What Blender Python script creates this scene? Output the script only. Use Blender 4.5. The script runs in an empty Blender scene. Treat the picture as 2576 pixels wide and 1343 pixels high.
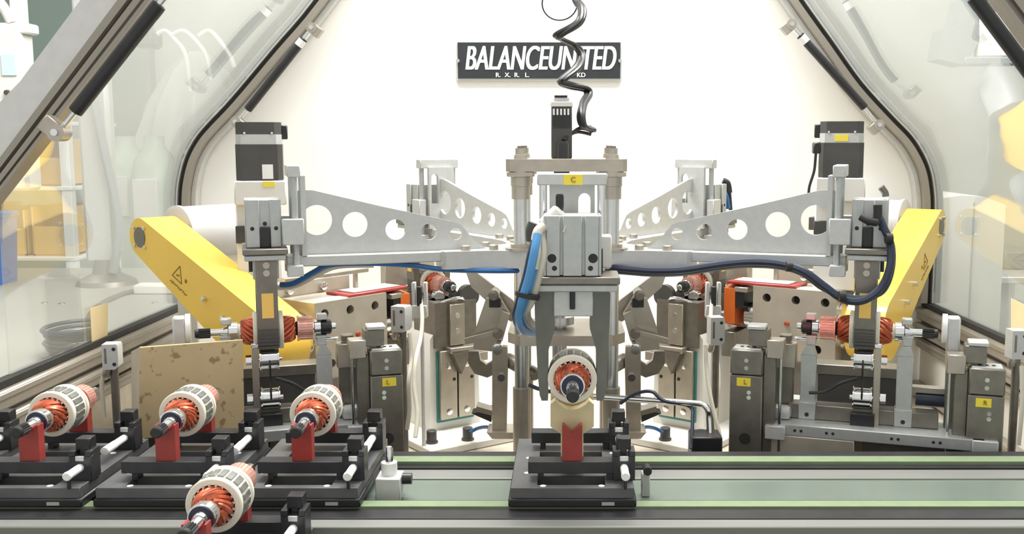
import bpy, bmesh, math, random
from mathutils import Matrix, Vector
random.seed(7)
# ------------------------------------------------------------------ camera, world, lights, exposure
CZ = 1.27                                   # camera height above the factory floor
F_PX, PPX, PPY = 2576.0, 1425.0, 671.5      # focal length and principal point in photo pixels
PITCH = math.atan(316.5 / F_PX)
sc = bpy.context.scene
cd = bpy.data.cameras.new('camera'); cam = bpy.data.objects.new('camera', cd)
sc.collection.objects.link(cam)
cd.sensor_width = 36.0; cd.lens = 36.0 * F_PX / 2576.0
cd.shift_x = -(PPX - 1288.0) / 2576.0
cd.clip_start = 0.02; cd.clip_end = 60
cam.location = (0, 0, CZ); cam.rotation_euler = (math.pi / 2 - PITCH, 0, 0)
sc.camera = cam

wd = bpy.data.worlds.new('world'); sc.world = wd; wd.use_nodes = True
wd.node_tree.nodes['Background'].inputs[0].default_value = (1.0, 0.985, 0.95, 1)
wd.node_tree.nodes['Background'].inputs[1].default_value = 0.60

def area(name, loc, rot, sx, sy, power, col=(1, .98, .94)):
    l = bpy.data.lights.new(name, 'AREA'); l.shape = 'RECTANGLE'; l.size = sx; l.size_y = sy
    l.energy = power; l.color = col
    o = bpy.data.objects.new(name, l); sc.collection.objects.link(o)
    o.location = loc; o.rotation_euler = rot
    return o
area('ceiling_lamp', (0.0, 1.66, CZ + 1.25), (0, 0, 0), 1.6, .5, 58)
area('ceiling_lamp', (0.0, 0.3, CZ + 2.0), (math.radians(28), 0, 0), 2.4, .4, 7)
area('ceiling_lamp', (-2.4, 2.6, CZ + 2.2), (0, 0, 0), .6, 2.6, 24)
area('ceiling_lamp', (2.2, 2.6, CZ + 2.2), (0, 0, 0), .6, 2.6, 24)

vs = sc.view_settings
vs.view_transform = 'Standard'; vs.look = 'None'; vs.gamma = 1.0; vs.use_curve_mapping = False
vs.exposure = 0.5

# ------------------------------------------------------------------ helpers
COL = sc.collection
REL = Matrix.Translation((0, 0, CZ))        # build frame: origin at the camera's height
PM = {}                                     # world matrix of each thing
HUB = Vector((0, 1.45, 0))

def at(px, py, Y):                          # photo pixel + distance -> point in the build frame
    f = Vector((0, math.cos(PITCH), -math.sin(PITCH))); u = Vector((0, math.sin(PITCH), math.cos(PITCH)))
    d = Vector((px - PPX, 0, 0)) - (py - PPY) * u + F_PX * f
    return d * (Y / d.y)

def frame(o, x, y, z=(0, 0, 1)):            # matrix from origin + axes, in the build frame
    x, y, z = Vector(x), Vector(y), Vector(z)
    m = Matrix(((x.x, y.x, z.x, o[0]), (x.y, y.y, z.y, o[1]), (x.z, y.z, z.z, o[2]), (0, 0, 0, 1)))
    return m

def station(deg, side=1):                   # x outward from the hub, y sideways, z up
    a = math.radians(deg); x = Vector((math.cos(a), math.sin(a), 0))
    y = Vector((-math.sin(a), math.cos(a), 0)) * side
    return frame(HUB, x, y)

def smooth_path(pts, n=6):
    pts = [Vector(p) for p in pts]
    if len(pts) < 3: return pts
    out = []
    for i in range(len(pts) - 1):
        p0 = pts[max(i - 1, 0)]; p1 = pts[i]; p2 = pts[i + 1]; p3 = pts[min(i + 2, len(pts) - 1)]
        for k in range(n):
            t = k / n
            out.append(.5 * ((2 * p1) + (p2 - p0) * t + (2 * p0 - 5 * p1 + 4 * p2 - p3) * t * t + (3 * p1 - p0 - 3 * p2 + p3) * t ** 3))
    out.append(pts[-1]); return out

class MB:
    def __init__(s, M=None): s.v = []; s.f = []; s.M = M if M is not None else Matrix.Identity(4)
    def add(s, vs_, fs_):
        o = len(s.v); s.v += [Vector(p) for p in vs_]; s.f += [[i + o for i in q] for q in fs_]; return s
    def box(s, c, d, rot=None, bev=0.0, seg=1):
        bm = bmesh.new(); bmesh.ops.create_cube(bm, size=1)
        bmesh.ops.scale(bm, vec=d, verts=bm.verts)
        if bev: bmesh.ops.bevel(bm, geom=bm.edges[:], offset=min(bev, min(d) * .45), segments=seg, affect='EDGES', profile=.5)
        m = Matrix.Translation(c) @ (rot.to_4x4() if rot is not None else Matrix.Identity(4))
        bm.verts.index_update()
        s.add([m @ v.co for v in bm.verts], [[v.index for v in q.verts] for q in bm.faces]); bm.free(); return s
    def bx(s, x0, x1, y0, y1, z0, z1, bev=0.0):
        return s.box(((x0 + x1) / 2, (y0 + y1) / 2, (z0 + z1) / 2), (abs(x1 - x0), abs(y1 - y0), abs(z1 - z0)), None, bev)
    def cyl(s, p0, p1, r0, r1=None, n=20):
        return s.lathe(p0, p1, [(0, r0), (1, r0 if r1 is None else r1)], n, True)
    def lathe(s, p0, p1, prof, n=28, rel=False):
        p0, p1 = Vector(p0), Vector(p1); ax = p1 - p0; L = ax.length; ax.normalize()
        a = ax.orthogonal().normalized(); b = ax.cross(a)
        vs_ = []; fs_ = []
        for h, r in prof:
            hh = h * L if rel else h
            for k in range(n):
                t = 2 * math.pi * k / n
                vs_.append(p0 + ax * hh + (a * math.cos(t) + b * math.sin(t)) * max(r, 1e-5))
        m = len(prof)
        for i in range(m - 1):
            for k in range(n):
                k2 = (k + 1) % n
                fs_.append([i * n + k, i * n + k2, (i + 1) * n + k2, (i + 1) * n + k])
        fs_.append([k for k in range(n)][::-1]); fs_.append([(m - 1) * n + k for k in range(n)])
        return s.add(vs_, fs_)
    def tube(s, pts, r, n=8, sm=6):
        P = smooth_path(pts, sm) if sm else [Vector(p) for p in pts]
        prev = None; vs_ = []; fs_ = []
        for i, p in enumerate(P):
            d = (P[min(i + 1, len(P) - 1)] - P[max(i - 1, 0)]).normalized()
            if prev is None: a = d.orthogonal().normalized()
            else:
                a = prev - d * prev.dot(d); a.normalize()
            prev = a; b = d.cross(a)
            for k in range(n):
                t = 2 * math.pi * k / n; vs_.append(p + (a * math.cos(t) + b * math.sin(t)) * r)
        for i in range(len(P) - 1):
            for k in range(n):
                k2 = (k + 1) % n; fs_.append([i * n + k, i * n + k2, (i + 1) * n + k2, (i + 1) * n + k])
        fs_.append(list(range(n))[::-1]); fs_.append([(len(P) - 1) * n + k for k in range(n)])
        return s.add(vs_, fs_)
    def prism(s, poly, o, u, v, w, holes=()):    # outline (a,b) in u,v directions at o, extruded by vector w; holes = list of outlines
        o, u, v, w = Vector(o), Vector(u), Vector(v), Vector(w)
        if not holes:
            n = len(poly); vs_ = [o + u * a + v * b for a, b in poly]; vs_ += [p + w for p in vs_]
            fs_ = [list(range(n)), list(range(2 * n - 1, n - 1, -1))] + [[i, (i + 1) % n, (i + 1) % n + n, i + n] for i in range(n)]
            return s.add(vs_, fs_)
        bm = bmesh.new(); loops = []
        for pl in [poly] + list(holes):
            vv = [bm.verts.new(o + u * a + v * b) for a, b in pl]; loops.append(vv)
            for i in range(len(vv)): bm.edges.new((vv[i], vv[(i + 1) % len(vv)]))
        bmesh.ops.triangle_fill(bm, use_beauty=True, use_dissolve=False, edges=bm.edges[:])
        bm.verts.index_update()
        n = len(bm.verts); vs_ = [x.co.copy() for x in bm.verts]; tri = [[x.index for x in q.verts] for q in bm.faces]
        fs_ = tri + [[i + n for i in reversed(t)] for t in tri]
        for vv in loops:
            ids = [x.index for x in vv]
            for i in range(len(ids)):
                j = (i + 1) % len(ids); fs_.append([ids[i], ids[j], ids[j] + n, ids[i] + n])
        bm.free(); vs_ += [p + w for p in vs_]
        return s.add(vs_, fs_)
    def build(s, name, mat, parent=None, loc=None, label=None, cat=None, group=None, kind=None, sharp=38):
        if parent is not None:
            root = parent
            while root.parent: root = root.parent
            inv = PM[root].inverted() @ REL @ s.M
        else:
            if loc is None:
                zz = [s.M @ p for p in s.v]
                loc = (sum(p.x for p in zz) / len(zz), sum(p.y for p in zz) / len(zz), min(p.z for p in zz))
            W = REL @ Matrix.Translation(loc); inv = W.inverted() @ REL @ s.M
        me = bpy.data.meshes.new(name); me.from_pydata([inv @ p for p in s.v], [], s.f)
        bm = bmesh.new(); bm.from_mesh(me); bmesh.ops.recalc_face_normals(bm, faces=bm.faces[:]); bm.to_mesh(me); bm.free()
        me.polygons.foreach_set('use_smooth', [True] * len(me.polygons)); me.set_sharp_from_angle(angle=math.radians(sharp))
        me.materials.append(mat); me.update()
        o = bpy.data.objects.new(name, me); COL.objects.link(o)
        if parent is not None: o.parent = parent
        else: o.matrix_world = W; PM[o] = W
        tag(o, label, cat, group, kind); return o

def tag(o, label=None, cat=None, group=None, kind=None):
    for k, v in (('label', label), ('category', cat), ('group', group), ('kind', kind)):
        if v: o[k] = v
    return o
def thing(name, label, cat, loc=(0, 0, 0), M=None, group=None):
    o = bpy.data.objects.new(name, None); o.empty_display_size = .03; COL.objects.link(o)
    W = REL @ (M if M is not None else Matrix.Translation(loc))
    if W.to_3x3().determinant() < 0: W = W @ Matrix.Scale(-1, 4, (0, 1, 0))
    o.matrix_world = W; PM[o] = W
    return tag(o, label, cat, group)
def dup(root, W, label, group=None):
    r = root.copy(); COL.objects.link(r); r.matrix_world = W; PM[r] = W
    tag(r, label, None, group)
    for ch in list(root.children):
        c = ch.copy(); COL.objects.link(c); c.parent = r
        for g in ch.children:
            d = g.copy(); COL.objects.link(d); d.parent = c
    return r
def text(body, size, M, mat, name, parent, shear=0.0, bold=0.0, depth=.0006, xs=1.0, fat=0.0):
    cu = bpy.data.curves.new(name, 'FONT'); cu.body = body; cu.size = size; cu.shear = shear; cu.offset = bold
    cu.extrude = depth; cu.align_x = 'CENTER'; cu.align_y = 'CENTER'
    t = bpy.data.objects.new(name, cu); COL.objects.link(t)
    dg = bpy.context.evaluated_depsgraph_get(); me = bpy.data.meshes.new_from_object(t.evaluated_get(dg))
    bpy.data.objects.remove(t)
    mb = MB(M @ Matrix.Diagonal((xs, 1, 1, 1)))
    for k in ((-1, 0, 1) if fat else (0,)):
        mb.add([v.co + Vector((k * fat, 0, k * .0001)) for v in me.vertices], [list(p.vertices) for p in me.polygons])
    bpy.data.meshes.remove(me)
    return mb.build(name, mat, parent)
def circ(cx, cy, r, n=28, ry=None, a0=0.0):
    return [(cx + r * math.cos(a0 + 2 * math.pi * k / n), cy + (ry or r) * math.sin(a0 + 2 * math.pi * k / n)) for k in range(n)]
def rz(deg): return Matrix.Rotation(math.radians(deg), 3, 'Z')

# ------------------------------------------------------------------ materials
def mat(name, col, rough=.5, metal=0.0, var=.06, scale=60, bump=0.0, spec=.5, coat=0.0, stretch=None):
    m = bpy.data.materials.new(name); m.use_nodes = True; nt = m.node_tree; b = nt.nodes['Principled BSDF']
    b.inputs['Roughness'].default_value = rough; b.inputs['Metallic'].default_value = metal
    b.inputs['Specular IOR Level'].default_value = spec; b.inputs['Coat Weight'].default_value = coat
    tc = nt.nodes.new('ShaderNodeTexCoord'); no = nt.nodes.new('ShaderNodeTexNoise'); no.inputs['Scale'].default_value = scale
    no.inputs['Detail'].default_value = 3
    mp = nt.nodes.new('ShaderNodeMapping'); mp.inputs['Scale'].default_value = stretch or (1, 1, 1)
    nt.links.new(tc.outputs['Object'], mp.inputs[0]); nt.links.new(mp.outputs[0], no.inputs['Vector'])
    cr = nt.nodes.new('ShaderNodeValToRGB')
    cr.color_ramp.elements[0].position = .3; cr.color_ramp.elements[1].position = .7
    cr.color_ramp.elements[0].color = [max(0, c * (1 - var)) for c in col] + [1]
    cr.color_ramp.elements[1].color = [min(1, c * (1 + var)) for c in col] + [1]
    nt.links.new(no.outputs['Fac'], cr.inputs[0]); nt.links.new(cr.outputs[0], b.inputs['Base Color'])
    if bump:
        bp = nt.nodes.new('ShaderNodeBump'); bp.inputs['Strength'].default_value = bump; bp.inputs['Distance'].default_value = .002
        nt.links.new(no.outputs['Fac'], bp.inputs['Height']); nt.links.new(bp.outputs[0], b.inputs['Normal'])
    return m
M_alu = mat('anodised aluminium', (.56, .57, .56), .42, .35, .04, 120)
M_alud = mat('grey gripper aluminium', (.47, .49, .48), .4, .4, .05, 120)
M_aluext = mat('extruded aluminium', (.34, .31, .265), .45, .45, .06, 80, stretch=(8, 1, 8))
M_frame = mat('silver hood frame', (.66, .66, .64), .4, .55, .04, 60)
M_steel = mat('nickel plated steel', (.46, .42, .36), .34, .75, .1, 40)
M_steeld = mat('dark ground steel', (.225, .21, .182), .38, .7, .12, 60)
M_finger = mat('grey green finger steel', (.15, .155, .135), .42, .5, .12, 30)
M_block = mat('oiled spindle block steel', (.49, .445, .37), .42, .5, .12, 22, .05)
M_chrome = mat('chromed shaft', (.74, .75, .76), .14, 1.0, .02, 80)
M_white = mat('white painted casting', (.74, .725, .68), .5, 0, .03, 15)
M_conv = mat('dull conveyor aluminium', (.23, .235, .22), .45, .4, .05, 60, stretch=(.2, 8, 8))
M_satin = mat('satin guide post steel', (.60, .61, .61), .27, .95, .04, 90)
M_ostick = mat('amber sticker', (.90, .58, .14), .5, 0, .03, 60)
M_panel = mat('white enclosure panel', (.94, .93, .885), .6, 0, .015, 4)
M_bed = mat('cream machine bed paint', (.50, .45, .37), .55, 0, .06, 9)
M_black = mat('black plastic', (.018, .018, .02), .38, 0, .2, 50)
M_dark = mat('dark anodised pallet', (.035, .036, .04), .36, .2, .25, 40)
M_plate = mat('grey pallet plate', (.11, .111, .115), .4, .2, .2, 30)
M_darker = mat('black rubber seal', (.02, .02, .019), .6, 0, .2, 50)
M_motor = mat('dark servo paint', (.075, .072, .068), .42, .2, .1, 40)
M_red = mat('red plastic support', (.31, .036, .03), .38, 0, .12, 60)
M_orange = mat('orange guard paint', (.62, .13, .02), .42, 0, .08, 40)
M_copper = mat('enamelled copper wire', (.50, .115, .055), .3, .5, .3, 90)
M_comm = mat('commutator copper', (.74, .40, .33), .35, .5, .12, 200)
M_cream = mat('cream insulating plastic', (.80, .77, .65), .42, 0, .04, 60)
M_nylon = mat('amber nylon cradle', (.70, .60, .36), .4, 0, .08, 40)
M_lam = mat('lamination steel', (.23, .235, .22), .4, .55, .15, 150, .15, stretch=(1, 12, 1))
M_yellow = mat('yellow guard paint', (.92, .60, .085), .33, 0, .03, 12, coat=.3)
M_stick = mat('yellow sticker', (.86, .70, .06), .5, 0, .03, 60)
M_label = mat('white sticker', (.85, .85, .83), .5, 0, .03, 60)
M_note = mat('cream paper note', (.86, .72, .44), .7, 0, .04, 30)
M_ink = mat('black print', (.02, .02, .02), .6, 0, .1, 60)
M_inkp = mat('faded yellow print ink', (.28, .17, .02), .6, 0, .1, 60)
M_belt = mat('green conveyor belt', (.18, .235, .135), .5, 0, .06, 60)
M_cplate = mat('grey green conveyor plate', (.17, .21, .18), .28, .3, .05, 12)
M_blue = mat('blue air hose', (.03, .13, .34), .35, 0, .1, 40)
M_navy = mat('navy cable sheath', (.02, .028, .055), .4, 0, .1, 40)
M_hose = mat('cream cable sheath', (.60, .57, .48), .45, 0, .06, 40)
M_gasket = mat('teal gasket', (.03, .20, .17), .5, 0, .1, 40)
M_motorw = mat('white motor casing', (.52, .52, .53), .42, .1, .03, 30)
M_floor = mat('green factory floor', (.22, .30, .26), .35, 0, .08, 3)
M_fwall = mat('grey green factory wall', (.74, .76, .72), .7, 0, .03, 2)
M_fgreen = mat('green grey partition paint', (.30, .37, .33), .7, 0, .04, 2)
M_bluebin = mat('blue bin plastic', (.05, .14, .42), .45, 0, .06, 20)
M_bin = mat('amber storage bin', (.75, .46, .12), .5, 0, .1, 10)
M_table = mat('pale bench top', (.29, .29, .255), .55, 0, .04, 5)
M_tank = mat('pale green tank paint', (.56, .64, .56), .35, 0, .05, 5)
M_screen = mat('pale blue screen', (.55, .68, .78), .2, 0, .03, 5)
M_film = mat('milky plastic film', (.74, .75, .72), .25, 0, .08, 5, .3)
M_greybl = mat('blue grey lamp housing', (.22, .25, .26), .5, 0, .06, 10)

def cardboard():
    m = mat('oil spotted cardboard', (.55, .43, .245), .75, 0, .08, 12); nt = m.node_tree; b = nt.nodes['Principled BSDF']
    src = b.inputs['Base Color'].links[0].from_socket
    tc = nt.nodes.new('ShaderNodeTexCoord'); vo = nt.nodes.new('ShaderNodeTexNoise')
    vo.inputs['Scale'].default_value = 95; vo.inputs['Detail'].default_value = 1.5
    nt.links.new(tc.outputs['Object'], vo.inputs['Vector'])
    cr = nt.nodes.new('ShaderNodeValToRGB'); cr.color_ramp.elements[0].position = .60; cr.color_ramp.elements[1].position = .70
    cr.color_ramp.elements[0].color = (0, 0, 0, 1); cr.color_ramp.elements[1].color = (.7, .7, .7, 1)
    nt.links.new(vo.outputs['Fac'], cr.inputs[0])
    mx = nt.nodes.new('ShaderNodeMix'); mx.data_type = 'RGBA'
    nt.links.new(cr.outputs[0], mx.inputs['Factor']); nt.links.new(src, mx.inputs['A']); mx.inputs['B'].default_value = (.20, .13, .055, 1)
    nt.links.new(mx.outputs['Result'], b.inputs['Base Color']); return m
M_card = cardboard()

def acrylic():
    m = bpy.data.materials.new('clear acrylic'); m.use_nodes = True; nt = m.node_tree; nt.nodes.clear()
    out = nt.nodes.new('ShaderNodeOutputMaterial'); mx = nt.nodes.new('ShaderNodeMixShader')
    tr = nt.nodes.new('ShaderNodeBsdfTransparent'); tr.inputs[0].default_value = (.955, .965, .955, 1)
    gl = nt.nodes.new('ShaderNodeBsdfGlossy'); gl.inputs['Roughness'].default_value = .03
    fr = nt.nodes.new('ShaderNodeLayerWeight')
    pw = nt.nodes.new('ShaderNodeMath'); pw.operation = 'POWER'; pw.inputs[1].default_value = 3.2
    ma = nt.nodes.new('ShaderNodeMath'); ma.operation = 'MULTIPLY_ADD'; ma.inputs[1].default_value = .9; ma.inputs[2].default_value = .07
    tc = nt.nodes.new('ShaderNodeTexCoord'); no = nt.nodes.new('ShaderNodeTexNoise'); no.inputs['Scale'].default_value = 5
    no.inputs['Detail'].default_value = 1
    bp = nt.nodes.new('ShaderNodeBump'); bp.inputs['Strength'].default_value = .12; bp.inputs['Distance'].default_value = .02
    nt.links.new(tc.outputs['Object'], no.inputs['Vector']); nt.links.new(no.outputs['Fac'], bp.inputs['Height'])
    nt.links.new(bp.outputs[0], gl.inputs['Normal']); nt.links.new(bp.outputs[0], fr.inputs['Normal'])
    nt.links.new(fr.outputs['Facing'], pw.inputs[0]); nt.links.new(pw.outputs[0], ma.inputs[0]); nt.links.new(ma.outputs[0], mx.inputs[0]); nt.links.new(tr.outputs[0], mx.inputs[1]); nt.links.new(gl.outputs[0], mx.inputs[2])
    df = nt.nodes.new('ShaderNodeBsdfDiffuse'); df.inputs[0].default_value = (.9, .92, .9, 1)
    tl = nt.nodes.new('ShaderNodeBsdfTranslucent'); tl.inputs[0].default_value = (.9, .92, .9, 1)
    ad = nt.nodes.new('ShaderNodeMixShader'); hz = nt.nodes.new('ShaderNodeMixShader'); hz.inputs[0].default_value = .10
    nt.links.new(df.outputs[0], ad.inputs[1]); nt.links.new(tl.outputs[0], ad.inputs[2])
    nt.links.new(mx.outputs[0], hz.inputs[1]); nt.links.new(ad.outputs[0], hz.inputs[2])
    nt.links.new(hz.outputs[0], out.inputs[0]); return m
M_acr = acrylic()
# ------------------------------------------------------------------ setting
FZ = -CZ
MB().bx(-5, 5, -1.5, 7, FZ - .05, FZ).build('floor', M_floor, label='green painted factory floor around the machine', kind='structure')
MB().bx(-5, 5, 6.2, 6.3, FZ, 2.2).build('wall_factory', M_fwall, label='pale grey green factory wall far behind the machine', kind='structure')
MB().bx(-4.5, -2.45, 6.12, 6.2, FZ, 2.2).build('wall_partition', M_fgreen, label='green grey partition wall at the far left', kind='structure')
MB().bx(-4.6, -4.5, -1.5, 6.2, FZ, 2.2).build('wall_left', M_fwall, label='pale grey green side wall of the factory hall', kind='structure')
MB().bx(4.5, 4.6, -1.5, 6.2, FZ, 2.2).build('wall_right', M_fwall, label='pale factory side wall beyond the white cabinet', kind='structure')

YA = 1.97                                    # plane of the rear arch
def xz(pts, Y=1.95): return [(lambda p: (p.x, p.z))(at(a, b, Y)) for a, b in pts]
PATH_L = xz([(795, 0), (690, 125), (585, 250), (525, 314), (495, 350), (472, 392), (458, 440), (451, 500)])
PATH_R = xz([(2016, 0), (2091, 105), (2166, 210), (2245, 297), (2291, 345), (2320, 390), (2337, 432), (2345, 480), (2347, 525)])
PATH_L = [(-.325, .449)] + PATH_L + [(-.739, -.20), (-.739, -.31)]
PATH_R = [(.298, .449)] + PATH_R + [(.700, -.20), (.700, -.31)]
def smooth2(p): return [(v.x, v.y) for v in smooth_path([(a, b, 0) for a, b in p], 4)]
PATH_L, PATH_R = smooth2(PATH_L), smooth2(PATH_R)
def band(path, d0, d1, y0, y1, side):        # strip beside a path in the XZ plane, positive = outward
    mb = MB(); n = len(path); q = []
    for i in range(n):
        a = path[max(i - 1, 0)]; b = path[min(i + 1, n - 1)]
        t = Vector((b[0] - a[0], b[1] - a[1])).normalized(); nn = Vector((t.y, -t.x)) * (1 if side < 0 else -1)
        if nn.x * side < 0: nn = -nn
        for d, y in ((d0, y0), (d1, y0), (d1, y1), (d0, y1)): q.append((path[i][0] + nn.x * d, y, path[i][1] + nn.y * d))
    fs = []
    for i in range(n - 1):
        for k in range(4): fs.append([i * 4 + k, i * 4 + (k + 1) % 4, (i + 1) * 4 + (k + 1) % 4, (i + 1) * 4 + k])
    fs += [[0, 1, 2, 3], [(n - 1) * 4 + k for k in range(4)]]
    return mb.add(q, fs)
wall = [(x, z) for x, z in PATH_L] + [(-.739, -.52), (.700, -.52)] + [(x, z) for x, z in reversed(PATH_R)]
MB().prism(wall, (0, 1.99, 0), (1, 0, 0), (0, 0, 1), (0, .02, 0)).build('wall_back', M_panel, label='bright white back panel of the machine enclosure', kind='structure')

for side, P, nm in ((-1, PATH_L, 'left'), (1, PATH_R, 'right')):
    t = thing('enclosure_arch', f'silver bent frame with black seal along the {nm} edge of the white back panel', 'frame', (P[-1][0], YA, -.31))
    band(P, .004, .020, YA - .02, YA + .012, side).build('outer_strip', M_frame, t)
    band(P, -.005, .004, YA - .012, YA + .01, side).build('rubber_seal', M_darker, t)
    band(P, -.017, -.005, YA - .022, YA + .018, side).build('inner_strip', M_aluext, t)
    band(P, -.026, -.0175, YA - .006, YA + .018, side).build('inner_lip', M_frame, t)
    # curved clear side pane between the front door frame and the rear arch
    band(P, .006, .009, 1.345, YA - .02, side).build('acrylic_pane', M_acr, label=f'curved clear acrylic side pane on the {nm} of the enclosure', cat='pane')
    x0 = P[-1][0]
    t = thing('side_rail', f'stacked extruded aluminium side rails along the {nm} of the machine bed', 'rail', (x0, 1.6, -.5))
    s = side
    MB().bx(x0 - .004 * s, x0 + .012 * s, 1.26, 1.985, -.320, -.311).build('rubber_seal', M_darker, t)
    for k, (a, b) in enumerate(((-.321, -.346), (-.352, -.374), (-.380, -.401), (-.468, -.492))):
        mb = MB(); xa = x0 - (.012 + .004 * (k % 2)) * s
        mb.bx(xa, x0 + .014 * s, 1.26, 1.985, a, b, .0025)
        mb.bx(xa - .003 * s, xa + .002 * s, 1.26, 1.985, a - .002, (a * .6 + b * .4), .001)
        mb.build('rail_profile', M_aluext, t)
    MB().bx(x0 - .002 * s, x0 + .010 * s, 1.26, 1.985, -.404, -.32).build('inner_panel', M_steeld, t)
    MB().bx(x0 - .002 * s, x0 + .010 * s, 1.26, 1.985, -.5, -.405).build('lower_panel', M_steel if s < 0 else M_white, t)

# machine bed
t = thing('machine_bed', 'cream painted flat machine bed under the stations', 'machine bed', (0, 1.6, FZ))
MB().bx(-.76, .72, 1.225, 2.0, -.52, -.5, .002).build('bed_plate', M_bed, t)
MB().bx(-.72, .68, 1.26, 1.96, FZ, -.52).build('bed_body', M_white, t)

# front hood door frame
def px_prism(mb, pts, Y, dy): 
    q = [at(a, b, Y) for a, b in pts]
    return mb.prism([(p.x, p.z) for p in q], (0, Y, 0), (1, 0, 0), (0, 0, 1), (0, dy, 0))
t = thing('door_frame', 'brushed aluminium slanted door frame post at upper left', 'frame', at(0, 400, 1.3))
px_prism(MB(), [(426, -300), (519, -300), (325, -40), (-60, 476), (-200, 664), (-200, 482), (-60, 318), (50, 205), (232, -40)], 1.30, .035).build('flat_post', M_frame, t)
for k, (a, b, dy) in enumerate(((0, .30, .0), (.30, .48, .012), (.48, .72, .0), (.72, .84, .01), (.84, 1., -.004))):
    L0, L1 = (519, -300), (612, -300); B0, B1 = (-200, 664), (-200, 737)
    f = lambda p, q, u: (p[0] + (q[0] - p[0]) * u, p[1] + (q[1] - p[1]) * u)
    px_prism(MB(), [f(L0, L1, a), f(L0, L1, b), f(B0, B1, b), f(B0, B1, a)], 1.29 + dy, .03).build('groove_profile', M_aluext, t)
t = thing('door_frame', 'brushed aluminium slanted door frame post at upper right corner', 'frame', at(2600, 200, 1.3))
for k, (a, b, dy) in enumerate(((0, .16, -.004), (.16, .40, .008), (.40, .66, .0), (.66, 1., .012))):
    L0, L1 = (2291, -300), (2382, -300); B0, B1 = (2740, 304), (2740, 179)
    px_prism(MB(), [f(L0, L1, a), f(L0, L1, b), f(B0, B1, b), f(B0, B1, a)], 1.29 + dy, .03).build('groove_profile', M_aluext, t)

def gas_spring(p_rod, p_mid, p_top, r, label, Y, brk):
    a, b, c = at(*p_rod, Y), at(*p_mid, Y), at(*p_top, Y)
    t = thing('gas_spring', label, 'gas spring', a, group='gas springs on the hood')
    d = (c - b).normalized(); L = (c - b).length
    MB().lathe(b, c, [(0, r * .55), (.0015, r), (L - .0015, r), (L, r * .55)], 24).build('cylinder', M_black, t)
    MB().lathe(b + d * L * .90, b + d * L * .985, [(0, r * 1.03), (L * .08, r * 1.03)], 24).build('band', M_label if Y > 1.5 else M_black, t)
    MB().cyl(a, b, r * .42).build('rod', M_chrome, t)
    for p, s in ((a, -1), (c + d * .025, 1)):
        n = Vector((-d.z, 0, d.x)) * brk
        m = MB()
        m.cyl(p + Vector((0, -.010, 0)), p + Vector((0, .012, 0)), r * 1.25, n=24)
        m.box(p + n * r * 1.1, (r * 2.6, .018, r * 2.4), Matrix.Rotation(math.atan2(d.x, d.z), 3, 'Y'), .001)
        k = m.build('clevis', M_steel, t)
        MB().cyl(p + Vector((0, -.013, 0)), p + Vector((0, .0, 0)), r * .5, n=14).build('pin', M_chrome, k)
        if s > 0: MB().cyl(c, p, r * .5).build('end_rod', M_chrome, t)
gas_spring((148, 333), (188, 283), (402, 10), .0088, 'black gas spring on the nearer left door frame post', 1.27, 1)
gas_spring((596, 306), (622, 277), (765, 97), .0078, 'slim black gas spring inside the arch left of the sign', 1.92, -1)
gas_spring((2208, 314), (2176, 272), (2012, 88), .0078, 'slim black gas spring inside the arch right of the sign', 1.92, 1)
gas_spring((2700, 350), (2640, 250), (2448, -10), .0092, 'black gas spring cut off by the upper right corner', 1.27, -1)

# ------------------------------------------------------------------ sign on the back panel
c = at(1356, 153, 1.985)
t = thing('sign_plate', 'black sign plate with white lettering on the white back panel', 'sign', (c.x, 1.985, c.z))
M_sign = mat('glossy black sign', (.035, .04, .042), .16, .3, .1, 20)
a, b = at(1146, 103, 1.985), at(1564, 203, 1.985)
MB().bx(a.x, b.x, 1.984, 1.989, b.z, a.z, .0006).build('backing', M_frame, t)
MB().bx(a.x + .004, b.x - .003, 1.982, 1.985, b.z + .004, a.z - .003).build('face', M_sign, t)
FX = lambda p: frame(p, (1, 0, 0), (0, 0, 1), (0, -1, 0))
p = at(1358, 149, 1.981); 
text('BALANCEUNITED', .064, FX((p.x, 1.982, p.z)), M_label, 'lettering', t, shear=.22, fat=.0022, xs=.562)
for s_, x_ in (('R.', 1253), ('X.', 1277), ('R.', 1300), ('L.', 1326), ('KD', 1462)):
    p = at(x_, 189, 1.981); text(s_, .012, FX((p.x, 1.982, p.z)), M_label, 'small_lettering', t, fat=.0003)
for x_ in (1152, 1560):
    p = at(x_, 153, 1.982); MB().cyl((p.x, 1.982, p.z), (p.x, 1.979, p.z), .0035, n=14).build('screw', M_chrome, t)

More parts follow.
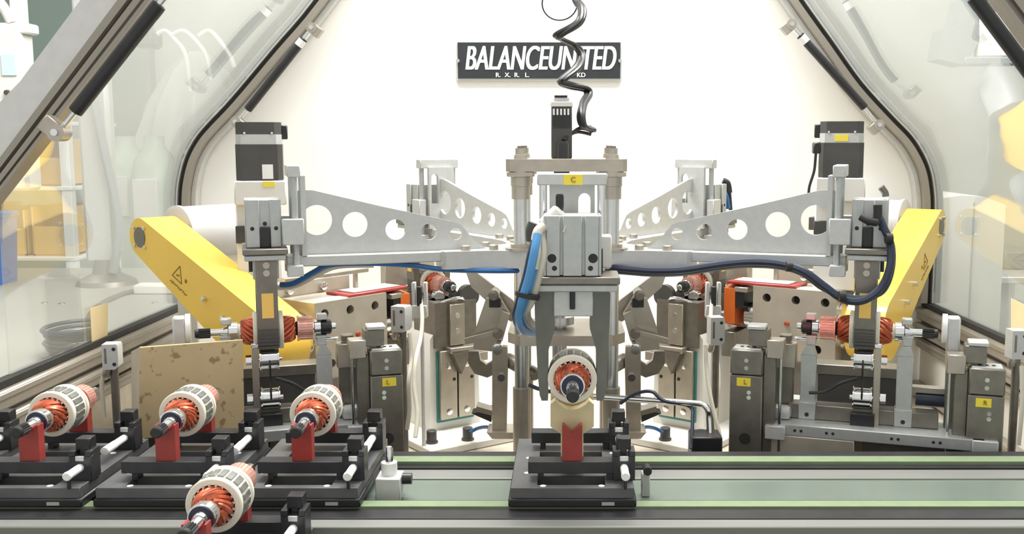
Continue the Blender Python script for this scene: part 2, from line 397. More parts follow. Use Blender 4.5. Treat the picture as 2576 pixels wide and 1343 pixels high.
# ------------------------------------------------------------------ conveyors
def conveyor(dy, dz, label):
    t = thing('conveyor', label, 'conveyor', (0, 1.1 + dy, FZ), group='pallet conveyors')
    m = lambda *q: MB(Matrix.Translation((0, dy, dz))).bx(*q)
    X0, X1 = -1.05, .98
    m(X0, X1, 1.182, 1.203, -.44, -.3615, .001).build('guide_rail', M_black, t)
    m(X0, X1, 1.160, 1.181, -.372, -.3605).build('belt', M_belt, t)
    m(X0, X1, 1.149, 1.160, -.40, -.3645).build('inner_rail', M_black, t)
    m(X0, X1, 1.118, 1.149, -.41, -.3665, .001).build('inner_ledge', M_conv, t)
    m(X0, X1, 1.052, 1.118, -.41, -.3685).build('center_plate', M_cplate, t)
    m(X0, X1, 1.038, 1.052, -.40, -.3705).build('inner_rail', M_black, t)
    m(X0, X1, 1.012, 1.029, -.372, -.3605).build('belt', M_belt, t)
    m(X0, X1, .984, 1.011, -.44, -.3625, .001).build('guide_rail', M_black, t)
    m(X0, X1, .964, .984, -.45, -.3635, .0015).build('side_profile', M_conv, t)
    m(X0, X1, .960, .966, -.384, -.372, .001).build('profile_lip', M_conv, t)
    m(X0, X1, .958, .966, -.45, -.395, .001).build('profile_lip', M_conv, t)
    m(X0, X1, .97, 1.19, -.50, -.42).build('body', M_cplate, t)
    for x in (-.8, -.1, .6): 
        m(x - .03, x + .03, .99, 1.16, FZ - dz, -.50, .002).build('leg', M_alu, t)
conveyor(0, -.011, 'long green belt pallet conveyor running in front of the machine')
conveyor(-.247, -.035, 'nearer conveyor at the lower edge carrying one pallet')
# ------------------------------------------------------------------ armature (axis along local x, + = drive end)
def make_armature():
    t = thing('motor_armature', 'tmp', 'armature', (0, 0, 0), group='wound motor armatures')
    X = lambda a, b: ((a, 0, 0), (b, 0, 0))
    MB().lathe(*X(-.088, .074), [(0, .004), (.001, .005), (.161, .005), (.162, .0045)], 20).build('shaft', M_chrome, t)
    b = MB().lathe(*X(.037, .049), [(0, .0105), (.0008, .0125), (.0112, .0125), (.012, .0118)], 32).build('bearing', M_chrome, t)
    MB().lathe(*X(.0485, .0496), [(0, .0112), (.0011, .0108)], 32).build('bearing_seal', M_navy, b)
    MB().lathe(*X(.0490, .0560), [(0, .0075), (.003, .0072), (.007, .006)], 24).build('collar', M_chrome, t)
    g = MB()
    n = 16; pr = []
    for k in range(n * 2):
        r = .0072 if k % 2 else .0058; a = math.pi * k / n; pr.append((r * math.cos(a), r * math.sin(a)))
    g.prism([(a * .9, b * .9) for a, b in pr], (.071, 0, 0), (0, 1, 0), (0, 0, 1), (.015, 0, 0)); g.lathe(*X(.085, .090), [(0, .0062), (.004, .006), (.005, .005)], 20)
    g.build('pinion', M_black, t)
    MB().lathe(*X(.030, .038), [(0, .011), (.004, .0105), (.008, .0095)], 24).build('insulating_sleeve', M_cream, t)
    def coil(s, x0, x1):
        m = MB(); L = abs(x1 - x0)
        m.lathe((x0, 0, 0), (x1, 0, 0), [(0, .0155), (L * .35, .0160), (L * .7, .0140), (L, .010)], 28)
        N = 16
        for k in range(N):
            a0 = 2 * math.pi * k / N + random.uniform(-.05, .05); pts = []
            sw = 1.15 + random.uniform(-.15, .15); rr_ = random.uniform(-.0006, .0006)
            for j in range(9):
                u = j / 8; a = a0 + sw * u
                r = .0166 - .0052 * u ** 1.3 + rr_; h = L * (.02 + .93 * math.sin(math.pi / 2 * u) ** .8)
                pts.append((x0 + (x1 - x0) / L * h, r * math.cos(a), r * math.sin(a)))
            m.tube(pts, .0025, 6, 0)
        return m.build('winding', M_copper, t)
    coil(1, .0140, .0330); coil(-1, -.0150, -.0340)
    def ring(x0, x1):
        m = MB(); n = 44
        prof = [(0, .0192), (0, .0240), (.0008, .0250), (x1 - x0 - .0008, .0250), (x1 - x0, .0240), (x1 - x0, .0192)]
        m.lathe((x0, 0, 0), (x1, 0, 0), prof[0:6], n)
        # open centre: rebuild without caps
        m.f = m.f[:-2]
        base = len(m.v)
        for k in range(n): m.f.append([k, (k + 1) % n, 5 * n + (k + 1) % n, 5 * n + k])
        for k in range(20):
            a = 2 * math.pi * k / 20; R_ = Matrix.Rotation(a, 3, 'X')
            m.box(R_ @ Vector(((x0 + x1) / 2, .0182, 0)), (x1 - x0, .0030, .0019), R_)
        return m.build('end_ring', M_cream, t)
    ring(.0130, .0185); ring(-.0195, -.0140)
    st = MB().lathe(*X(-.0142, .0132), [(0, .0236), (.0274, .0236)], 44).build('core', M_cream, t)
    MB().lathe(*X(.0131, .0140), [(0, .0235), (.0009, .0233)], 44).build('slot_liner', M_ink, st)
    d = .0057; m = MB()
    m.box((0, .0240, 0), (.0178, .0016, d), None, .0003)
    t0 = m.build('tooth', M_lam, st)
    for k in range(1, 20):
        c = t0.copy(); COL.objects.link(c); c.parent = st; c.rotation_euler = (2 * math.pi * k / 20, 0, 0)
    MB().lathe(*X(-.0350, -.0400), [(0, .0088), (.005, .0108)], 28).build('insulating_neck', M_black, t)
    m = MB(); n = 28; pr = []
    for k in range(n):
        for r, o in ((.0155, -.40), (.0155, .40), (.0147, .44), (.0147, .56)):
            a = 2 * math.pi * (k + o) / n; pr.append((r * math.cos(a), r * math.sin(a)))
    m.prism(pr, (-.0385, 0, 0), (0, 1, 0), (0, 0, 1), (-.0185, 0, 0)); m.lathe(*X(-.0375, -.0395), [(0, .0168), (.002, .0168)], 28)
    m.build('commutator', M_comm, t)
    b = MB().lathe(*X(-.059, -.068), [(0, .0095), (.0006, .0105), (.0084, .0105), (.009, .0098)], 28).build('bearing', M_chrome, t)
    MB().lathe(*X(-.068, -.082), [(0, .0088), (.001, .0098), (.012, .0098), (.014, .007)], 28).build('rubber_cap', M_black, t)
    return t
arm0 = make_armature()
def put_armature(M, label, first=[True], cap=True):
    W = REL @ M
    if not cap:
        r = dup(arm0, W, label)
        for ch in [c for c in r.children if c.name.startswith('rubber_cap')]: bpy.data.objects.remove(ch)
        return r
    if first[0]:
        first[0] = False; arm0.matrix_world = W; PM[arm0] = W; arm0['label'] = label; return arm0
    return dup(arm0, W, label)
def arm_frame(p, d, roll=0):                # armature at p with + end toward d
    d = Vector(d).normalized(); z = Vector((0, 0, 1)); y = z.cross(d)
    return frame(p, d, y) @ Matrix.Rotation(roll, 4, 'X')

# ------------------------------------------------------------------ pallets
def make_pallet():
    t = thing('workpiece_pallet', 'tmp', 'pallet', (0, 0, 0), group='black workpiece pallets')
    MB().bx(-.0655, .0655, -.090, .090, 0, .009, .0015).build('base_frame', M_black, t)
    m = MB(); z0, z1 = .009, .020
    for q in ((-.063, .063, -.0875, -.078), (-.063, -.036, -.078, .0875), (.034, .063, -.078, .0875), (-.036, .034, -.052, -.028), (-.036, .034, .036, .0875)):
        m.bx(*q, z0, z1, .0004)
    m.build('top_plate', M_plate, t)
    MB().bx(-.038, .036, -.08, .04, .0085, .0098).build('window_floor', M_cplate, t)
    MB().bx(-.036, .034, -.027, .035, .0098, .0125).build('pocket', M_black, t)
    for y in (-.055, .053):
        m = MB(); m.bx(-.046, .046, y - .0095, y + .0095, .0275, .040, .0005); m.bx(-.036, -.030, y - .007, y + .007, .020, .0275); m.bx(.036, .046, y - .008, y + .008, .020, .0275); m.build('crossbar', M_dark, t)
        m = MB(); h = .0105
        zc = .0695 if y < 0 else .0662
        pr = [(-h, .040), (h, .040), (h, zc + .0085), (h * .82, zc + .0085), (0, zc), (-h * .82, zc + .0085), (-h, zc + .0085)]
        m.prism(pr, (0, y - .006, 0), (1, 0, 0), (0, 0, 1), (0, .012, 0)); m.build('v_support', M_red, t)
        m = MB(); x = .054
        m.bx(x - .0115, x + .0115, y - .010, y + .012, .020, .046, .0006)
        m.bx(x - .0115, x - .0055, y - .010, y + .012, .046, .0515, .0004); m.bx(x + .0055, x + .0115, y - .010, y + .012, .046, .0515, .0004)
        cb = m.build('clamp_block', M_dark, t)
        m = MB(); m.bx(x - .0075, x + .0075, y - .002, y + .0135, .0505, .0625, .0006); m.bx(x - .003, x + .003, y - .002, y + .012, .044, .052)
        m.build('clamp_jaw', M_black, cb)
        MB().bx(x - .0045, x + .0045, y - .0106, y - .008, .041, .046, .0004).build('clamp_nut', M_alu, cb)
        MB().lathe((x, y - .0095, .034), (x, y - (.040 if y < 0 else .062), .034), [(0, .0042), (.025, .0042), (.026, .0046), (.0295 if y < 0 else .052, .0046), (.0305 if y < 0 else .0525, .0038)], 18).build('silver_rod', M_label, t)
    MB().bx(.0525, .0555, -.092, -.088, .020, .030, .0004).build('rod_stop', M_black, t)
    for x, y in ((-.030, -.0815), (.030, -.0815), (-.048, .012), (.046, .030), (-.048, -.040)):
        MB().lathe((x, y, .0198), (x, y, .0206), [(0, .0032), (.0006, .0032), (.0008, .0026)], 14).build('locating_pin', M_label, t)
    MB().bx(.030, .043, -.0907, -.0898, .0025, .0060).build('worn_mark', M_alud, t)
    return t
pal0 = make_pallet()
def put_pallet(x, y, z, label, first=[True]):
    W = REL @ Matrix.Translation((x, y, z))
    if first[0]:
        first[0] = False; pal0.matrix_world = W; PM[pal0] = W; pal0['label'] = label; return pal0
    return dup(pal0, W, label)
PY, PZ = 1.098, -.3715
rows = ((.006, None, 'black pallet with an empty red support below the gripped armature'),
        (-.2761, 'armature on the pallet nearest the conveyor stop', 'black pallet holding the armature nearest the conveyor stop'),
        (-.4182, 'armature on the middle pallet of the left queue before the cardboard', 'black pallet in front of the brown cardboard sheet'),
        (-.5605, 'armature on the leftmost visible pallet by the side rail', 'black pallet at the left end of the visible queue'),
        (-.703, None, 'black pallet mostly cut off by the left picture edge'))
for x, la, lp in rows:
    put_pallet(x, PY, PZ, lp)
    if la: put_armature(arm_frame((x, 1.1035, -.2949), (0, -1, 0), x * 7), la, cap=False)
put_pallet(-.311, PY - .2155, PZ - .024, 'black pallet on the nearer conveyor at the lower edge')
put_armature(arm_frame((-.311, .888, -.3189), (0, -1, 0), 1.1), 'nearest armature at the lower edge of the picture', cap=False)

# stop pin beside the third pallet, sensor beside the middle pallet
c = at(985, 1255, 1.05)
t = thing('pallet_stop', 'small aluminium stop block with upright pin beside the queued pallets', 'stop', (c.x, 1.05, -.3795))
MB().bx(c.x - .016, c.x + .010, 1.045, 1.075, -.3795, -.354, .0008).build('block', M_alu, t)
MB().cyl((c.x - .004, 1.063, -.354), (c.x - .004, 1.063, -.341), .0085).build('collar', M_label, t)
MB().lathe((c.x - .004, 1.063, -.341), (c.x - .004, 1.063, -.324), [(0, .0045), (.014, .0045), (.017, .003)], 18).build('pin', M_chrome, t)
MB().cyl((c.x + .010, 1.062, -.359), (c.x + .020, 1.062, -.359), .006).build('knob', M_black, t)
c = at(1622, 1190, 1.06)
t = thing('pallet_sensor', 'small black and silver sensor beside the middle pallet', 'sensor', (c.x, 1.06, -.3795))
MB().bx(c.x - .003, c.x + .006, 1.062, 1.075, -.3795, -.354, .0008).build('bracket', M_alu, t)
MB().cyl((c.x + .003, 1.058, -.350), (c.x + .003, 1.073, -.350), .0045).build('sensor_body', M_black, t)
# ------------------------------------------------------------------ lifting gantry
t = thing('lifting_gantry', 'four post steel lifting gantry in the middle of the machine', 'gantry', (0, 1.45, -.5))
PX, PYF, PYR = .0622, 1.395, 1.505
o = .0815
pl = [(-o, -.068), (-o + .006, -.074), (o - .006, -.074), (o, -.068), (o, .068), (o - .006, .074), (-o + .006, .074), (-o, .068)]
MB().prism(pl, (0, 1.45, -.0405), (1, 0, 0), (0, 1, 0), (0, 0, .0165)).build('top_plate', M_steel, t)
ch = .018
pl2 = [(-o, -.062 + ch), (-o + ch, -.072), (o - ch, -.072), (o, -.062 + ch), (o, .062 - ch), (o - ch, .07), (-o + ch, .07), (-o, .062 - ch)]
MB().prism(pl2, (0, 1.45, -.2785), (1, 0, 0), (0, 1, 0), (0, 0, .014)).build('middle_plate', M_steel, t)
MB().bx(-.085, .085, 1.37, 1.53, -.5, -.482, .001).build('foot_plate', M_steeld, t)
for x in (-PX, PX):
    for y in (PYF, PYR):
        p = MB().cyl((x, y, -.482), (x, y, -.04), .0098, n=28).build('post', M_satin, t)
        MB().lathe((x, y, -.482), (x, y, -.34), [(0, .017), (.035, .017), (.036, .0125), (.142, .0125)], 24).build('foot_collar', M_steel, p)
        MB().lathe((x, y, -.0405), (x, y, -.078), [(0, .019), (.007, .019), (.008, .0135), (.020, .0135), (.0205, .0125), (.0375, .0125)], 24).build('bushing', M_steel, p)
        MB().lathe((x, y, -.024), (x, y, -.009), [(0, .0095), (.006, .0085), (.0065, .0072), (.0145, .0072)], 20).build('top_bolt', M_steel, p)
        MB().cyl((x, y, -.020), (x, y, -.0065), .005, n=6).build('bolt_hex', M_steeld, p)
    MB().bx(x - .018, x + .018, PYF - .018, PYF + .018, -.047, -.0405, .001).build('flange', M_steel, t)
# lead screw and nut seen between the gripper fingers
MB().lathe((-.010, 1.45, -.20), (-.010, 1.45, -.48), [(0, .0085), (.048, .0085), (.049, .021), (.060, .021), (.061, .0105), (.28, .0105)], 24).build('lift_spindle', M_satin, t)

# servo on top of the gantry
c = at(1413, 390, 1.45)
t = thing('lift_servo', 'tall black servo motor standing on the top plate of the gantry', 'servo motor', (c.x, 1.45, -.024))
x = c.x
MB().bx(x - .0145, x + .0145, 1.435, 1.465, -.024, .048, .0015).build('body', M_motor, t)
MB().bx(x - .0155, x + .0155, 1.433, 1.467, .0475, .0545, .001).build('end_cap', M_white, t)
MB().bx(x - .011, x + .011, 1.438, 1.462, .0545, .0605, .001).build('encoder_cap', M_motorw, t)
MB().bx(x - .010, x + .008, 1.437, 1.463, .0605, .0630).build('lid', M_ink, t)
MB().bx(x - .013, x + .013, 1.4335, 1.436, .018, .044, .0006).build('front_panel', M_black, t)
for k in range(5): MB().bx(x - .012 + .005 * k, x - .0095 + .005 * k, 1.4325, 1.435, .036, .0445).build('terminal', M_label, t)
MB().lathe((x + .002, 1.428, -.024), (x + .002, 1.428, .0), [(0, .0085), (.02, .008), (.024, .0065)], 18).build('connector', M_black, t)
MB().bx(x - .011, x + .011, 1.44, 1.46, -.05, -.0405).build('coupling', M_black, t)

# spiral cable
sp = [(1440, -330), (1405, -270), (1440, -215), (1462, -180), (1440, -130), (1408, -90), (1425, -60), (1437, -35), (1448, 0), (1464, 22), (1455, 55), (1405, 88), (1410, 98), (1446, 118), (1463, 142), (1452, 168), (1416, 196), (1413, 205), (1440, 216), (1474, 226), (1480, 240), (1466, 262), (1462, 290), (1470, 316), (1490, 324)]
t = thing('spiral_cable', 'black spiral wrapped cable hanging in front of the sign', 'cable', at(1470, 320, 1.46))
P = [at(a, b, 1.47 + .03 * math.sin(i * 1.05)) for i, (a, b) in enumerate(sp)]
for k in range(3):
    q = [p + Vector((.0035 * math.cos(2.1 * k + i * .5), .0035 * math.sin(2.1 * k + i * .5), .002 * math.sin(k + i))) for i, p in enumerate(P)]
    MB().tube(q, .0036, 8, 6).build('strand', M_black, t)
MB().tube([at(1490, 330, 1.46), at(1462, 322, 1.45), at(1435, 338, 1.44), at(1418, 352, 1.433)], .0028, 8).build('strand', M_black, t)
MB().tube([at(1486, 338, 1.46), at(1452, 332, 1.45), at(1425, 345, 1.44), at(1416, 356, 1.433)], .0024, 8).build('strand', M_black, t)
q = []
for k in range(29):
    a = 2 * math.pi * k / 28; c0 = at(1408, 8, 1.6); q.append(c0 + Vector((.027 * math.cos(a), .006 * math.sin(a * .5), .025 * math.sin(a))))
MB().tube(q, .0012, 6, 0).build('thin_cable_loop', M_black, label='thin black cable loop at the top edge beside the spiral cable', cat='cable')

# ------------------------------------------------------------------ transfer star with five arms
ZT, ZB = -.1475, -.1715
t = thing('transfer_star', 'silver five armed transfer star with drilled arm webs', 'transfer arm', (0, 1.45, -.172))
star = []
for k in range(5):
    a = math.radians(270 + 72 * k); d = Vector((math.cos(a), math.sin(a))); n = Vector((-d.y, d.x))
    for r, s in ((.118, -.034), (.150, -.030), (.180, -.030), (.184, -.024), (.184, .024), (.180, .030), (.150, .030), (.118, .034)):
        p = d * r + n * s; star.append((p.x, p.y))
    a2 = a + math.radians(36)
    star += [((.098) * math.cos(a2 - .14), .098 * math.sin(a2 - .14)), ((.092) * math.cos(a2), .092 * math.sin(a2)), ((.098) * math.cos(a2 + .14), .098 * math.sin(a2 + .14))]
MB().prism(star, (0, 1.45, ZB), (1, 0, 0), (0, 1, 0), (0, 0, ZT - ZB)).build('hub_plate', M_alu, t)
def ST(px, py):                              # pixel on the FL arm's mid plane -> (r, z)
    a = math.radians(198); x = Vector((math.cos(a), math.sin(a), 0)); y = Vector((-math.sin(a), math.cos(a), 0))
    d = at(px, py, 1.0); k = HUB.dot(y) / d.dot(y); p = d * k - HUB
    return p.dot(x), p.z
web = [ST(747, 482), ST(752, 478), ST(785, 478), ST(960, 519), ST(1135, 556), ST(1158, 564), ST(1172, 580), ST(1188, 600)]
web += [(.118, -.1475), (web[0][0], -.1475)]
hol = []
for px, py, r in ((797, 553, 39), (893, 564, 32), (995, 577, 26), (1078, 583, 20), (1146, 588, 15)):
    r0, z0 = ST(px, py); r1, _ = ST(px - r, py); hol.append(circ(r0, z0, abs(r1 - r0), 28))
A_DEG = {'C': 270, 'FL': 198, 'FR': 342, 'BL': 126, 'BR': 54}
for k, dg in A_DEG.items():
    M = station(dg)
    if k != 'C':
        w = MB(M).prism(web, (0, -.0025, 0), (1, 0, 0), (0, 0, 1), (0, .005, 0), hol).build('arm_web', M_alu, t)
        MB(M).bx(.150, .386, -.020, .020, -.1615, -.1478, .0012).build('arm_bar', M_alu, t)
    else:
        MB(M).bx(.150, .386, -.020, .020, -.1615, -.1478, .0012).build('arm_bar', M_alu, t)
    for r, y in ((.112, -.022), (.112, .022), (.150, -.018), (.150, .018)):
        b = MB(M).lathe((r, y, ZT), (r, y, ZT + .007), [(0, .0065), (.0062, .0065), (.007, .0055)], 16)
        b.build('cap_screw', M_steel, t)
for x in (-PX, PX):
    for y in (PYF, PYR): MB().lathe((x, y, ZT), (x, y, ZT + .008), [(0, .022), (.003, .022), (.0035, .0145), (.008, .0145)], 24).build('bearing_flange', M_steel, t)

# ------------------------------------------------------------------ grippers on the arm ends
def gripper(key, label, sticker=None, hoses=True):
    dg = A_DEG[key]; off = .006 if key == 'C' else 0
    M = station(dg) @ Matrix.Translation((0, off, 0))
    p = M @ Vector((.40, 0, -.17))
    t = thing('gripper', label, 'gripper', M=M @ Matrix.Translation((.41, 0, -.25)), group='arm end grippers')
    B = lambda: MB(M)
    plate = [(-.024, -.1475), (.024, -.1475), (.024, -.044), (-.024, -.044)]
    slot = [(.013 + .0065 * math.cos(a), -.062 + .0075 * math.sin(a)) for a in [math.pi * k / 8 for k in range(9)]] + [(.0065, -.105), (.0195, -.105)]
    B().prism(plate, (.360, 0, 0), (0, 1, 0), (0, 0, 1), (.006, 0, 0), [slot]).build('end_plate', M_alu, t)
    B().bx(.3665, .3825, -.0365, .0365, -.0455, -.0305 if key != 'C' else -.0335, .001).build('top_bar', M_alu, t)
    for y in (-.0305, .0305):
        B().cyl((.3745, y, -.166), (.3745, y, -.044), .0042, n=18).build('guide_rod', M_chrome if key == 'C' else M_alud, t)
        B().bx(.364, .391, y - .0065 + (.004 if y > 0 else -.004), y + .0065 + (.004 if y > 0 else -.004), -.131, -.098, .001).build('bearing_block', M_alu if key != 'C' else M_white, t)
        B().bx(.366, .386, y - .008, y + .008, -.172, -.158, .0008).build('rod_foot', M_alu, t)
    m = B(); m.bx(.391, .432, -.026, .026, -.134, -.0735, .001)
    for a, b in ((-.026, -.0125), (-.0095, .0095), (.0125, .026)): m.bx(.432, .4355, a, b, -.134, -.0735, .0006)
    for a, b in ((.392, .405), (.418, .4345)):
        for s in (-1, 1): m.bx(a, b, s * .026, s * .029, -.134, -.0735, .0006)
    body = m.build('cylinder_body', M_alud, t)
    for y, z, r in ((-.0205, -.116, .0045), (.0205, -.116, .0048), (-.018, -.126, .0026), (.018, -.126, .0026)):
        B().lathe((.4356, y, z), (.4345, y, z), [(0, r), (.0011, r)], 16).build('screw', M_ink, body)
    for s in (-1, 1):
        for r0, z in ((.398, -.110), (.427, -.110), (.4115, -.104)):
            B().lathe((r0, s * .0292, z), (r0, s * .028, z), [(0, .0026), (.0012, .0026)], 12).build('screw', M_ink, body)
        B().bx(.4055, .4175, s * .026, s * .031, -.134, -.108, .0008).build('slide_key', M_black, body)
    B().bx(.385, .440, -.0475, .0475, -.1420, -.1345, .001).build('jaw_rail', M_steeld, t)
    B().bx(.388, .438, -.0455, .0455, -.1495, -.1425, .001).build('jaw_guide', M_alud, t)
    B().bx(.396, .428, -.019, .021, -.176, -.150, .001).build('center_block', M_alu, t)
    B().cyl((.430, 0, -.168), (.430, 0, -.149), .0028).build('plunger', M_black, t)
    for s in (-1, 1):
        m = B()
        pr = [(s * .0185, -.1490), (s * .0375, -.1490), (s * .0385, -.154), (s * .0380, -.180), (s * .0365, -.210), (s * .0355, -.235), (s * .0335, -.258), (s * .0315, -.264), (s * .0250, -.264), (s * .0245, -.212), (s * .0180, -.190)]
        m.prism(pr, (.399, 0, 0), (0, 1, 0), (0, 0, 1), (.026, 0, 0))
        fg = m.build('finger', M_finger if key == 'C' else M_steeld, t)
        if key != 'C':
            for z in (-.156, -.166):
                B().lathe((.412, s * .0385, z), (.412, s * .0395, z), [(0, .0042), (.001, .0042)], 16).build('cap_screw', M_steel, fg)
            B().bx(.4045, .4190, s * .0352, s * .0376, -.224, -.192).build('finger_sticker', M_ostick, fg)
            m = B()
            for k in range(9): m.bx(.3995, .4245, s * .032, s * .0352, -.264 + .0045 * k, -.2607 + .0045 * k)
            m.build('ribbed_pad', M_motor, fg)
    return t, M
for key, lab in (('C', 'front gripper with letter C sticker above the middle pallet'),
                 ('FL', 'gripper on the near left arm beside the left yellow guard'),
                 ('FR', 'gripper on the near right arm beside the right yellow guard'),
                 ('BL', 'far gripper on the rear left arm behind the left web'),
                 ('BR', 'far gripper on the rear right arm behind the right web')):
    g, M = gripper(key, lab)
    if key == 'C':
        st = MB(M).bx(.3825, .3832, -.009, .011, -.0450, -.0345).build('sticker', M_stick, g)
        text('C', .008, M @ frame((.3835, .001, -.040), (0, 1, 0), (0, 0, 1), (1, 0, 0)), M_inkp, 'lettering', g)
    Z = -.2457 if key != 'C' else -.2405
    p = M @ Vector((.412, 0, Z)); d = (M.to_3x3() @ Vector((1, 0, 0)))
    put_armature(arm_frame(p, d, .4 * len(key)), {'C': 'armature held by the front gripper over the cream cradle', 'FL': 'armature lying across the left roller stand below the gripper',
        'FR': 'armature with red lit commutator lying across the right roller stand', 'BL': 'armature at the rear left clamping station', 'BR': 'armature at the rear right clamping station'}[key])

# cradle under the front armature
t = thing('lift_cradle', 'cream nylon cradle on a post under the front armature', 'cradle', (.006, 1.075, -.352))
cr = [(-.023, -.300), (-.012, -.308), (.012, -.308), (.023, -.300), (.023, -.276), (.018, -.272), (.014, -.2765), (.007, -.2805), (0, -.282), (-.007, -.2805), (-.014, -.2765), (-.018, -.272), (-.023, -.276)]
MB().prism(cr, (.006, 1.056, 0), (1, 0, 0), (0, 0, 1), (0, .016, 0)).build('cradle_block', M_nylon, t)
MB().prism([(a, b + .008) for a, b in cr], (.006, 1.074, 0), (1, 0, 0), (0, 0, 1), (0, .018, 0)).build('cradle_block', M_nylon, t)
MB().bx(-.006, .018, 1.060, 1.090, -.362, -.306, .001).build('post', M_nylon, t)
# ------------------------------------------------------------------ milling units
def stadium(p, rp, q, rq, n=14):
    p, q = Vector(p), Vector(q); d = (q - p); L = d.length; d.normalize()
    base = math.atan2(d.y, d.x); off = math.acos((rp - rq) / L); out = []
    for k in range(n + 1):
        a = base + off + (2 * math.pi - 2 * off) * k / n; out.append((p.x + rp * math.cos(a), p.y + rp * math.sin(a)))
    for k in range(n + 1):
        a = base - off + 2 * off * k / n; out.append((q.x + rq * math.cos(a), q.y + rq * math.sin(a)))
    return out
def milling(side, O, head, nm):
    h = math.radians(head)
    u = Vector((-side * math.cos(h), math.sin(h), 0)); v = Vector((side * math.sin(h), math.cos(h), 0))
    M = frame((O[0], O[1], 0), u, v); B = lambda: MB(M)
    zt = -.239; Lb = .142; SP = (.040, -.296)          # spindle axis (v, z)
    t = thing('spindle_block', f'oiled steel spindle block with bolt holes behind the {nm} roller stand', 'spindle block', M=M @ Matrix.Translation((.07, .04, -.5)))
    hl = [circ(x, zt - .018, .0072, 20) for x in (.019, .068, .118)] + [circ(x, zt - .096, .0072, 20) for x in (.030, .118)]
    B().prism([(0, zt), (Lb, zt), (Lb, zt - .118), (0, zt - .118)], (0, 0, 0), (1, 0, 0), (0, 0, 1), (0, .014, 0), hl).build('front_plate', M_block, t)
    B().bx(.001, Lb - .001, .014, .082, zt - .118, zt, .0008).build('body', M_block, t)
    B().bx(.004, Lb - .004, .0135, .0142, zt - .116, zt - .002).build('hole_backing', M_ink, t)
    B().lathe((.082, 0, zt - .058), (.082, -.004, zt - .058), [(0, .0045), (.003, .004), (.004, .002)], 16).build('copper_plug', M_copper, t)
    B().lathe((0, SP[0], SP[1]), (-.022, SP[0], SP[1]), [(0, .040), (.004, .040), (.010, .034), (.022, .030)], 32).build('pulley_flange', M_chrome, t)
    B().lathe((Lb, SP[0], SP[1]), (Lb + .030, SP[0], SP[1]), [(0, .030), (.010, .030), (.011, .026), (.022, .026), (.030, .018)], 32).build('spindle_nose', M_chrome, t)
    B().bx(.01, .125, .0, .082, -.5, zt - .118, .001).build('pedestal', M_steeld, t)
    # top rail with bolts behind
    B().bx(-.03, Lb + .0, .088, .108, zt - .05, zt + .022, .001).build('top_rail', M_block, t)
    for x in (.02, .085): B().lathe((x, .088, zt + .010), (x, .080, zt + .010), [(0, .0065), (.007, .0065), (.008, .005)], 16).build('cap_screw', M_chrome, t)
    B().bx(.07, Lb + .05, .004, .06, zt + .0, zt + .0045, .001).build('red_cover', M_red, t)
    B().bx(.085, Lb + .04, .012, .05, zt + .0045, zt + .0065, .0005).build('cover_plate', M_alu, t)
    B().bx(.020, .078, .008, .030, zt + .0, zt + .0006).build('paper_tag', M_label, t)
    B().cyl((Lb - .02, .05, zt + .0065), (Lb - .02, .05, zt + .030), .004).build('cover_post', M_steel, t)
    B().bx(-.02, Lb - .0, .040, .050, zt + .030, zt + .036, .0008).build('cover_arm', M_steel, t)
    # cutter guard
    g = thing('cutter_guard', f'orange and grey cutter guard at the inner end of the {nm} spindle block', 'guard', M=M @ Matrix.Translation((Lb + .04, .03, zt - .12)))
    B().prism([(.004, zt - .008), (.062, zt + .004), (.062, zt - .082), (.004, zt - .068)], (Lb + .034, 0, 0), (0, 1, 0), (0, 0, 1), (.020, 0, 0)).build('orange_shell', M_orange, g)
    B().bx(Lb + .032, Lb + .056, .002, .066, zt - .125, zt - .0825, .001).build('lower_shell', M_steeld, g)
    B().bx(Lb + .010, Lb + .033, -.002, .030, zt - .012, zt - .004, .0008).build('hood_bracket', M_steel, g)
    B().bx(Lb + .018, Lb + .033, .004, .060, zt - .040, zt - .012, .001).build('inner_block', M_black, g)
    # yellow belt guard
    UP = (.339, -.154); g = thing('belt_guard', f'yellow belt guard with warning print beside the {nm} white motor', 'belt guard', M=M @ Matrix.Translation((-.04, .19, -.34)))
    B().prism(stadium(UP, .031, SP, .050), (-.078, 0, 0), (0, 1, 0), (0, 0, 1), (.062, 0, 0)).build('shell', M_yellow, g)
    B().lathe((-.0782, *UP), (-.0790, *UP), [(0, .0165), (.0008, .0165)], 32).build('cover_disc', M_steeld, g)
    for k in range(4):
        a = math.pi / 4 + math.pi / 2 * k; q = (UP[0] + .0215 * math.cos(a), UP[1] + .0215 * math.sin(a))
        B().lathe((-.078, *q), (-.0815, *q), [(0, .0032), (.0025, .0032), (.0035, .002)], 14).build('screw', M_chrome, g)
    dx, dz = SP[0] - UP[0], SP[1] - UP[1]
    for f_, w in ((.60, .002), (.76, .0)):
        q = (UP[0] + dx * f_, UP[1] + dz * f_ + w)
        B().lathe((-.078, *q), (-.085, *q), [(0, .0042), (.006, .0042), (.007, .003)], 14).build('screw', M_chrome, g)
    # warning triangle, spot and a line of print
    dl = Vector((dx, dz)).normalized(); nl = Vector((-dl.y, dl.x)); c0 = Vector(UP) + Vector((dx, dz)) * .36 
    T = [c0 + dl * a + nl * b for a, b in ((-.014, -.010), (.014, -.010), (.0, .014))]
    if nl.y < 0: T = [c0 + dl * a - nl * b for a, b in ((-.014, -.010), (.014, -.010), (.0, .014))]
    sg = 1 if nl.y > 0 else -1
    def line(m, p, q, w):
        d = (q - p).normalized(); n = Vector((-d.y, d.x)) * w
        m.prism([tuple(p + n), tuple(q + n), tuple(q - n), tuple(p - n)], (-.0786, 0, 0), (0, 1, 0), (0, 0, 1), (.0006, 0, 0))
    m = MB(M)
    for i in range(3): line(m, T[i], T[(i + 1) % 3], .0008)
